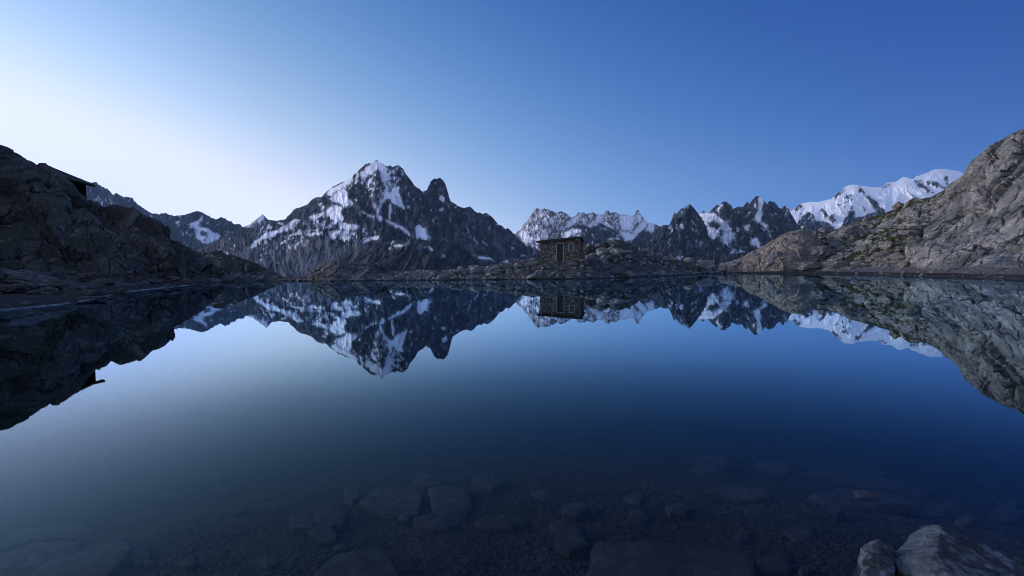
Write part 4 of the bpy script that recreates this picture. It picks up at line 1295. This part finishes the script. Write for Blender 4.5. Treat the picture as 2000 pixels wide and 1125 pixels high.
# gravel on the bed close to the camera: beyond counting
pv, pf = [], []
base = rock_mesh('gravel', 5, 1, 5, 0.2)
bvs = np.array([v.co[:] for v in base.vertices])
bfs = np.array([p.vertices[:] for p in base.polygons])
g = np.random.default_rng(3)
for k in range(8000):
    x, y = g.uniform(300, 2050), 1150 - 210 * g.uniform() ** 1.5
    p = wpt(x, y, -0.25)
    p[2] = ground_z(np.array([math.atan2(p[0], p[1])]), np.array([math.hypot(p[0], p[1])]))[0]
    if vn(np.array([[p[0] * 1.6, p[1] * 1.6, 4.0]]), 77)[0] + 0.5 * vn(np.array([[p[0] * 5, p[1] * 5, 1.0]]), 78)[0] < g.uniform(-0.5, 0.15):
        continue
    sc = g.uniform(0.005, 0.018) * (1.9 if g.uniform() < 0.05 else 1)
    a = g.uniform(0, 6.28)
    q = bvs * np.array([sc, sc * g.uniform(.6, 1), sc * g.uniform(.4, .8)])
    q = np.stack([q[:, 0] * math.cos(a) - q[:, 1] * math.sin(a), q[:, 0] * math.sin(a) + q[:, 1] * math.cos(a), q[:, 2]], 1)
    pf.append(bfs + len(pv) * len(bvs))
    pv.append(q + p)
me = bpy.data.meshes.new('gravel')
me.from_pydata(np.concatenate(pv).tolist(), [], np.concatenate(pf).tolist())
M_GRAVEL = near_rock('lake_gravel', (0.010, 0.009, 0.0075), (0.026, 0.024, 0.020), (0.085, 0.078, 0.066), sc=10, bstr=0.2, wetline=False)
add('gravel', me, 'fine gravel on the lake bed in the shallows', 'gravel', M_GRAVEL, kind='stuff')

# pale wet rim of the water along the left beach
bm = bmesh.new()
rim = [(-300, 633), (0, 606.3), (50, 601.4), (101, 596.2), (150, 589), (182, 584.2), (215, 577), (243, 570.3), (290, 565), (338, 560.2), (382, 555.2)]
prev = None
xs = np.linspace(-300, 382, 220)
ys = np.interp(xs, [a for a, b in rim], [b for a, b in rim])
for k, (x, y) in enumerate(zip(xs, ys)):
    p = wpt(x, y + 0.5 * mnoise(Vector((x * 0.05, 3, 1))))
    wdt = 0.012 + 0.014 * mnoise(Vector((x * 0.09, 0, 5)))
    u = np.array([p[0], p[1], 0]) / np.hypot(p[0], p[1])
    a = bm.verts.new(p - u * max(wdt, 0.02) * 1.5 + np.array([0, 0, 0.008]))
    c = bm.verts.new(p + u * max(wdt, 0.02) * 0.3 + np.array([0, 0, 0.045]))
    e = bm.verts.new(p + u * max(wdt, 0.02) * 2.2 + np.array([0, 0, 0.02]))
    if prev:
        bm.faces.new((prev[0], a, c, prev[1]))
        bm.faces.new((prev[1], c, e, prev[2]))
    prev = (a, c, e)
me = bpy.data.meshes.new('shore_rim')
bm.to_mesh(me)
bm.free()
m_rim, t, b = mat('wet_rim')
b.inputs['Base Color'].default_value = (0.22, 0.23, 0.25, 1)
b.inputs['Roughness'].default_value = 0.25
b.inputs['Specular IOR Level'].default_value = 0.6
add('shore_rim', me, 'pale wet rim of the lake along the left beach', 'shore', m_rim, kind='structure')


# ------------------------------------------------------------------ the stone hut
M_DOOR = simple('green_black_door', (0.030, 0.042, 0.032), 0.6, 6, 0.4, (6, 1, 0.4))
M_FRAME = simple('pale_frame', (0.23, 0.245, 0.26), 0.7, 5, 0.25)
M_ROOF = simple('dark_roof', (0.030, 0.030, 0.032), 0.8, 4, 0.5)
M_WOOD = simple('brown_planks', (0.14, 0.075, 0.04), 0.8, 3, 0.6, (7, 7, 0.6))
M_LOG = simple('log_ends', (0.30, 0.27, 0.24), 0.8, 4, 0.4)
M_PANE = simple('dark_pane', (0.015, 0.02, 0.018), 0.08)
m_wall, t, b = mat('rubble_wall')
at = attr(t, 'cell')
c = ramp(t, at, [(0.0, (0.085, 0.073, 0.065)), (0.5, (0.175, 0.15, 0.132)), (1.0, (0.32, 0.285, 0.255))])
c = mixc(t, attr(t, 'joint'), c, (0.035, 0.03, 0.027))
n2 = noise(t, 9, 6, 0.7)
c = mixc(t, math_node(t, 'MULTIPLY', n2, 0.5), c, (0.05, 0.045, 0.04))
t.links.new(c, b.inputs['Base Color'])
b.inputs['Roughness'].default_value = 0.9
bump(t, b, n2, 0.6, 0.05)

hl, hr = pt(1054.5, 508, 67.4), pt(1133.5, 508, 65.9)
Z0 = 1.75                                    # walls run down into the ground
ux = (hr - hl) * np.array([1, 1, 0])
WID = float(np.linalg.norm(ux))
ux /= WID
uy = np.array([-ux[1], ux[0], 0])
DEP = 4.2
org = np.array([hl[0], hl[1], 0])
hut = bpy.data.objects.new('stone_hut', None)
hut.location = (org + ux * WID / 2 + uy * DEP / 2 + np.array([0, 0, 2.5])).tolist()
COL.objects.link(hut)
tag(hut, 'small stone hut with a door and one window on the far shore', 'hut')
bpy.context.view_layer.update()
HM = hut.matrix_world.inverted()
zt = lambda u, v: 5.36 + 0.43 * (u / WID) - 0.42 * (v / DEP)      # underside of the roof


def hp(u, v, z):
    return org + ux * u + uy * v + np.array([0, 0, z])


def to_hut(o, parent=None):
    """keep mesh data in the frame of the hut"""
    o.data.transform(HM)
    o.parent = parent or hut
    return o


def px_u(px):           # pixel column -> position along the front wall
    r = ray(px, 490)
    a = np.array([[ux[0], -r[0]], [ux[1], -r[1]]])
    s = np.linalg.solve(a, EYE[:2] - org[:2])
    return s[0]


def px_z(px, py):
    r = ray(px, py)
    p = hp(px_u(px), 0, 0)
    return EYE[2] + r[2] * p[1]


D0, D1, DZ0, DZ1 = px_u(1087.5), px_u(1100.5), px_z(1094, 508.5), px_z(1094, 477)
W0, W1, WZ0, WZ1 = px_u(1111.5), px_u(1120.5), px_z(1116, 489.5), px_z(1116, 477)


def wall_part(fn, nu, nv, holes, name):
    """a rubble wall: fn(s, t) -> point, outward normal; stones stand proud of the joints"""
    s = np.linspace(0, 1, nu)
    tv_ = np.linspace(0, 1, nv)
    Sg, Tg = np.meshgrid(s, tv_)
    P, nrm, uv = fn(Sg, Tg)
    q = np.stack([uv[..., 0] / 0.30, uv[..., 1] / 0.17, 0 * Sg], -1)
    f1, e, r, off = vor(q, 300)
    dd = 0.05 * sst(0, 0.25, e) + 0.05 * (r[..., 1] - 0.5)
    P = P + nrm * dd[..., None]
    return P, r[..., 0], 1 - sst(0.02, 0.16, e)


def front(Sg, Tg):
    u = Sg * WID
    z = Z0 + Tg * (zt(u, 0) - Z0)
    P = org + ux * u[..., None] + np.array([0, 0, 1.0]) * z[..., None]
    return P, -uy, np.stack([u, z], -1)


def side(v0, u_at, out):
    def f(Sg, Tg):
        v = Sg * DEP
        z = Z0 + Tg * (zt(u_at, v) - Z0)
        P = org + ux * u_at + uy * v[..., None] + np.array([0, 0, 1.0]) * z[..., None]
        return P, out, np.stack([v + v0, z], -1)
    return f


def rear(Sg, Tg):
    u = Sg * WID
    z = Z0 + Tg * (zt(u, DEP) - Z0)
    P = org + ux * u[..., None] + uy * DEP + np.array([0, 0, 1.0]) * z[..., None]
    return P, uy, np.stack([u + 30, z], -1)


bm = bmesh.new()
ca = bm.verts.layers.float.new('cell')
cj = bm.verts.layers.float.new('joint')
for fn, nu, nv, hole in ((front, 180, 100, True), (side(10, WID, ux), 120, 90, False), (side(20, 0, -ux), 120, 90, False), (rear, 120, 60, False)):
    P, ce, jo = wall_part(fn, nu, nv, hole, '')
    vs = {}
    for j in range(nv):
        for i in range(nu):
            v = bm.verts.new(P[j, i])
            v[ca] = ce[j, i]
            v[cj] = jo[j, i]
            vs[j, i] = v
    for j in range(nv - 1):
        for i in range(nu - 1):
            if hole:
                u = (i + 0.5) / (nu - 1) * WID
                z = Z0 + (j + 0.5) / (nv - 1) * (zt(u, 0) - Z0)
                if (D0 < u < D1 and DZ0 - 1 < z < DZ1) or (W0 < u < W1 and WZ0 < z < WZ1):
                    continue
            bm.faces.new((vs[j, i], vs[j, i + 1], vs[j + 1, i + 1], vs[j + 1, i]))
bm.normal_update()
me = bpy.data.meshes.new('wall')
bm.to_mesh(me)
bm.free()
me.materials.append(m_wall)
o = bpy.data.objects.new('wall', me)
COL.objects.link(o)
to_hut(o)


def boxes(name, lst, mt, parent=None, bev=0.0):
    """boxes given as u0,u1,v0,v1,z0,z1 in the frame of the hut, joined into one mesh"""
    bm = bmesh.new()
    for u0, u1, v0, v1, z0, z1 in lst:
        c = [bm.verts.new(hp(u, v, z)) for z in (z0, z1) for u, v in ((u0, v0), (u1, v0), (u1, v1), (u0, v1))]
        for f in ((0, 1, 2, 3), (4, 5, 6, 7), (0, 1, 5, 4), (1, 2, 6, 5), (2, 3, 7, 6), (3, 0, 4, 7)):
            bm.faces.new([c[k] for k in f])
    bmesh.ops.recalc_face_normals(bm, faces=bm.faces)
    if bev:
        bmesh.ops.bevel(bm, geom=bm.edges[:], offset=bev, segments=1, affect='EDGES')
    me = bpy.data.meshes.new(name)
    bm.to_mesh(me)
    bm.free()
    me.materials.append(mt)
    o = bpy.data.objects.new(name, me)
    COL.objects.link(o)
    to_hut(o, parent)
    if parent and parent is not hut:
        o.matrix_parent_inverse = Matrix.Identity(4)
    return o


fwid = 0.105
door = boxes('door', [(D0 + 0.01, D1 - 0.01, 0.10, 0.15, DZ0, DZ1 - 0.02)] + [(D0 + 0.06 + k * (D1 - D0 - 0.12) / 5, D0 + 0.04 + (k + 1) * (D1 - D0 - 0.12) / 5, 0.085, 0.10, DZ0 + 0.02, DZ1 - 0.04) for k in range(5)], M_DOOR)
boxes('frame', [(D0 - fwid, D0 + 0.01, -0.10, 0.16, DZ0 - 0.05, DZ1 + 0.01), (D1 - 0.01, D1 + fwid, -0.10, 0.16, DZ0 - 0.05, DZ1 + 0.01), (D0 - fwid, D1 + fwid, -0.102, 0.16, DZ1 + 0.011, DZ1 + 0.12)], M_FRAME, door)
boxes('handle', [(D1 - 0.16, D1 - 0.12, 0.03, 0.084, DZ0 + 0.95, DZ0 + 1.12)], M_LOG, door)
win = boxes('window', [(W0 - fwid, W0 + 0.01, -0.10, 0.14, WZ0, WZ1), (W1 - 0.01, W1 + fwid, -0.10, 0.14, WZ0, WZ1), (W0 - fwid, W1 + fwid, -0.102, 0.14, WZ1 + 0.001, WZ1 + 0.11), (W0 - fwid, W1 + fwid, -0.13, 0.14, WZ0 - 0.11, WZ0 - 0.001)], M_FRAME)
boxes('pane', [(W0 + 0.011, W1 - 0.011, 0.08, 0.1, WZ0 + 0.001, WZ1 - 0.001)], M_PANE, win)
boxes('lintel', [(D0 - 0.25 + k * 0.17, D0 - 0.25 + (k + 1) * 0.17 - 0.01, -0.085, 0.05, DZ1 + 0.14, zt(D0, 0) - 0.02) for k in range(9)], M_WOOD)
# roof: one sloping slab with ragged sheets and its edge board
bm = bmesh.new()
for (u0, u1, v0, v1, dz, th) in ((-0.42, WID + 0.22, -0.30, DEP + 0.3, 0.012, 0.16), (-0.46, WID + 0.26, -0.36, -0.302, -0.10, 0.25)):
    c = [bm.verts.new(hp(u, v, zt(u, v) + dz + h)) for h in (0, th) for u, v in ((u0, v0), (u1, v0), (u1, v1), (u0, v1))]
    for f in ((0, 1, 2, 3), (4, 5, 6, 7), (0, 1, 5, 4), (1, 2, 6, 5), (2, 3, 7, 6), (3, 0, 4, 7)):
        bm.faces.new([c[k] for k in f])
bmesh.ops.recalc_face_normals(bm, faces=bm.faces)
me = bpy.data.meshes.new('roof')
bm.to_mesh(me)
bm.free()
me.materials.append(M_ROOF)
roof = bpy.data.objects.new('roof', me)
COL.objects.link(roof)
to_hut(roof)


def cyl(bm, a, b, r, n=10):
    a, b = Vector(a), Vector(b)
    ax = (b - a).normalized()
    x = ax.orthogonal().normalized()
    y = ax.cross(x)
    ra = [bm.verts.new(a + (x * math.cos(6.2832 * k / n) + y * math.sin(6.2832 * k / n)) * r) for k in range(n)]
    rb = [bm.verts.new(b + (x * math.cos(6.2832 * k / n) + y * math.sin(6.2832 * k / n)) * r) for k in range(n)]
    for k in range(n):
        bm.faces.new((ra[k], ra[(k + 1) % n], rb[(k + 1) % n], rb[k]))
    bm.faces.new(ra)
    bm.faces.new(rb)


for u in (0.16, 1.85, WID - 0.42):
    bm = bmesh.new()
    cyl(bm, hp(u, -0.28, zt(u, 0) - 0.16), hp(u, 0.6, zt(u, 0.6) - 0.16), 0.10)
    bmesh.ops.recalc_face_normals(bm, faces=bm.faces)
    me = bpy.data.meshes.new('beam')
    bm.to_mesh(me)
    bm.free()
    me.materials.append(M_LOG)
    o = bpy.data.objects.new('beam', me)
    COL.objects.link(o)
    to_hut(o)
for px, lab in ((1058, 'leftmost of the three stones weighing down the hut roof'), (1097, 'middle one of the three stones on the hut roof, above the door'), (1112, 'rightmost of the three stones weighing down the hut roof')):
    u = px_u(px)
    o = bpy.data.objects.new('roof_stone', shapes['h'][2])
    COL.objects.link(o)
    q = hp(u, 0.15, zt(u, 0.15) + 0.16 + 0.10)
    o.location = q.tolist()
    o.scale = (0.22, 0.2, 0.14)
    tag(o, lab, 'stone')

# ------------------------------------------------------------------ the refuge behind the left crag
ref = bpy.data.objects.new('mountain_refuge', None)
ref.location = pt(150, 385, 62).tolist()
COL.objects.link(ref)
tag(ref, 'dark wooden refuge building with a wide sloping roof behind the left crag', 'building')
bpy.context.view_layer.update()
RM = ref.matrix_world.inverted()


def prism(name, top, dz, mt, parent):
    bm = bmesh.new()
    a = [bm.verts.new(p) for p in top]
    b2 = [bm.verts.new(np.array(p) - np.array([0, 0, dz])) for p in top]
    n = len(a)
    bm.faces.new(a)
    bm.faces.new(b2)
    for k in range(n):
        bm.faces.new((a[k], a[(k + 1) % n], b2[(k + 1) % n], b2[k]))
    bmesh.ops.recalc_face_normals(bm, faces=bm.faces)
    me = bpy.data.meshes.new(name)
    bm.to_mesh(me)
    bm.free()
    me.materials.append(mt)
    o = bpy.data.objects.new(name, me)
    COL.objects.link(o)
    o.data.transform(RM)
    o.parent = parent
    return o


M_RWALL = simple('dark_boards', (0.030, 0.023, 0.021), 0.8, 3, 0.5, (8, 8, 0.3))
M_RROOF = simple('slate_roof', (0.008, 0.0085, 0.009), 0.95, 3, 0.3, (1, 4, 1))
rf = prism('roof', [pt(100, 342, 60), pt(186.5, 361.5, 60), pt(181, 358.6, 68), pt(86, 320, 68)], 0.28, M_RROOF, ref)
wl_top = pt(168, 358, 61.5)[2]
wa, wb, wc_, wdd = pt(112, 365, 61.5), pt(168, 365, 61.5), pt(163, 365, 66.5), pt(110, 365, 66.5)
tops = []
for p, y in ((wa, 344), (wb, 357), (wc_, 355.0), (wdd, 338)):
    px = 1000 + p[0] / p[1] * F
    tops.append(np.array([p[0], p[1], pt(px, y + 3.2, p[1])[2]]))
prism('wall', tops, 7.0, M_RWALL, ref)
for k, x in enumerate((142, 155)):
    prism('post', [pt(x, 364, 61.2), pt(x + 2.2, 364.5, 61.2), pt(x + 2.2, 364.5, 61.35), pt(x, 364, 61.35)], 2.2, M_RWALL, ref)

# ------------------------------------------------------------------ the air between here and the peaks
bm = bmesh.new()
bmesh.ops.create_cube(bm, size=1.0)
me = bpy.data.meshes.new('haze')
bm.to_mesh(me)
bm.free()
hz = bpy.data.objects.new('haze', me)
COL.objects.link(hz)
hz.scale = (40000, 40000, 5200)
hz.location = (0, 0, -1170 + 2600)
tag(hz, 'thin blue morning haze', 'haze', 'stuff')
mh = bpy.data.materials.new('haze')
mh.use_nodes = True
t = mh.node_tree
t.nodes.clear()
pv_ = N(t, 'ShaderNodeVolumePrincipled')
pv_.inputs['Color'].default_value = (0.42, 0.66, 1.0, 1)
pv_.inputs['Density'].default_value = 0.95e-5
oh = N(t, 'ShaderNodeOutputMaterial')
t.links.new(pv_.outputs[0], oh.inputs['Volume'])
me.materials.append(mh)
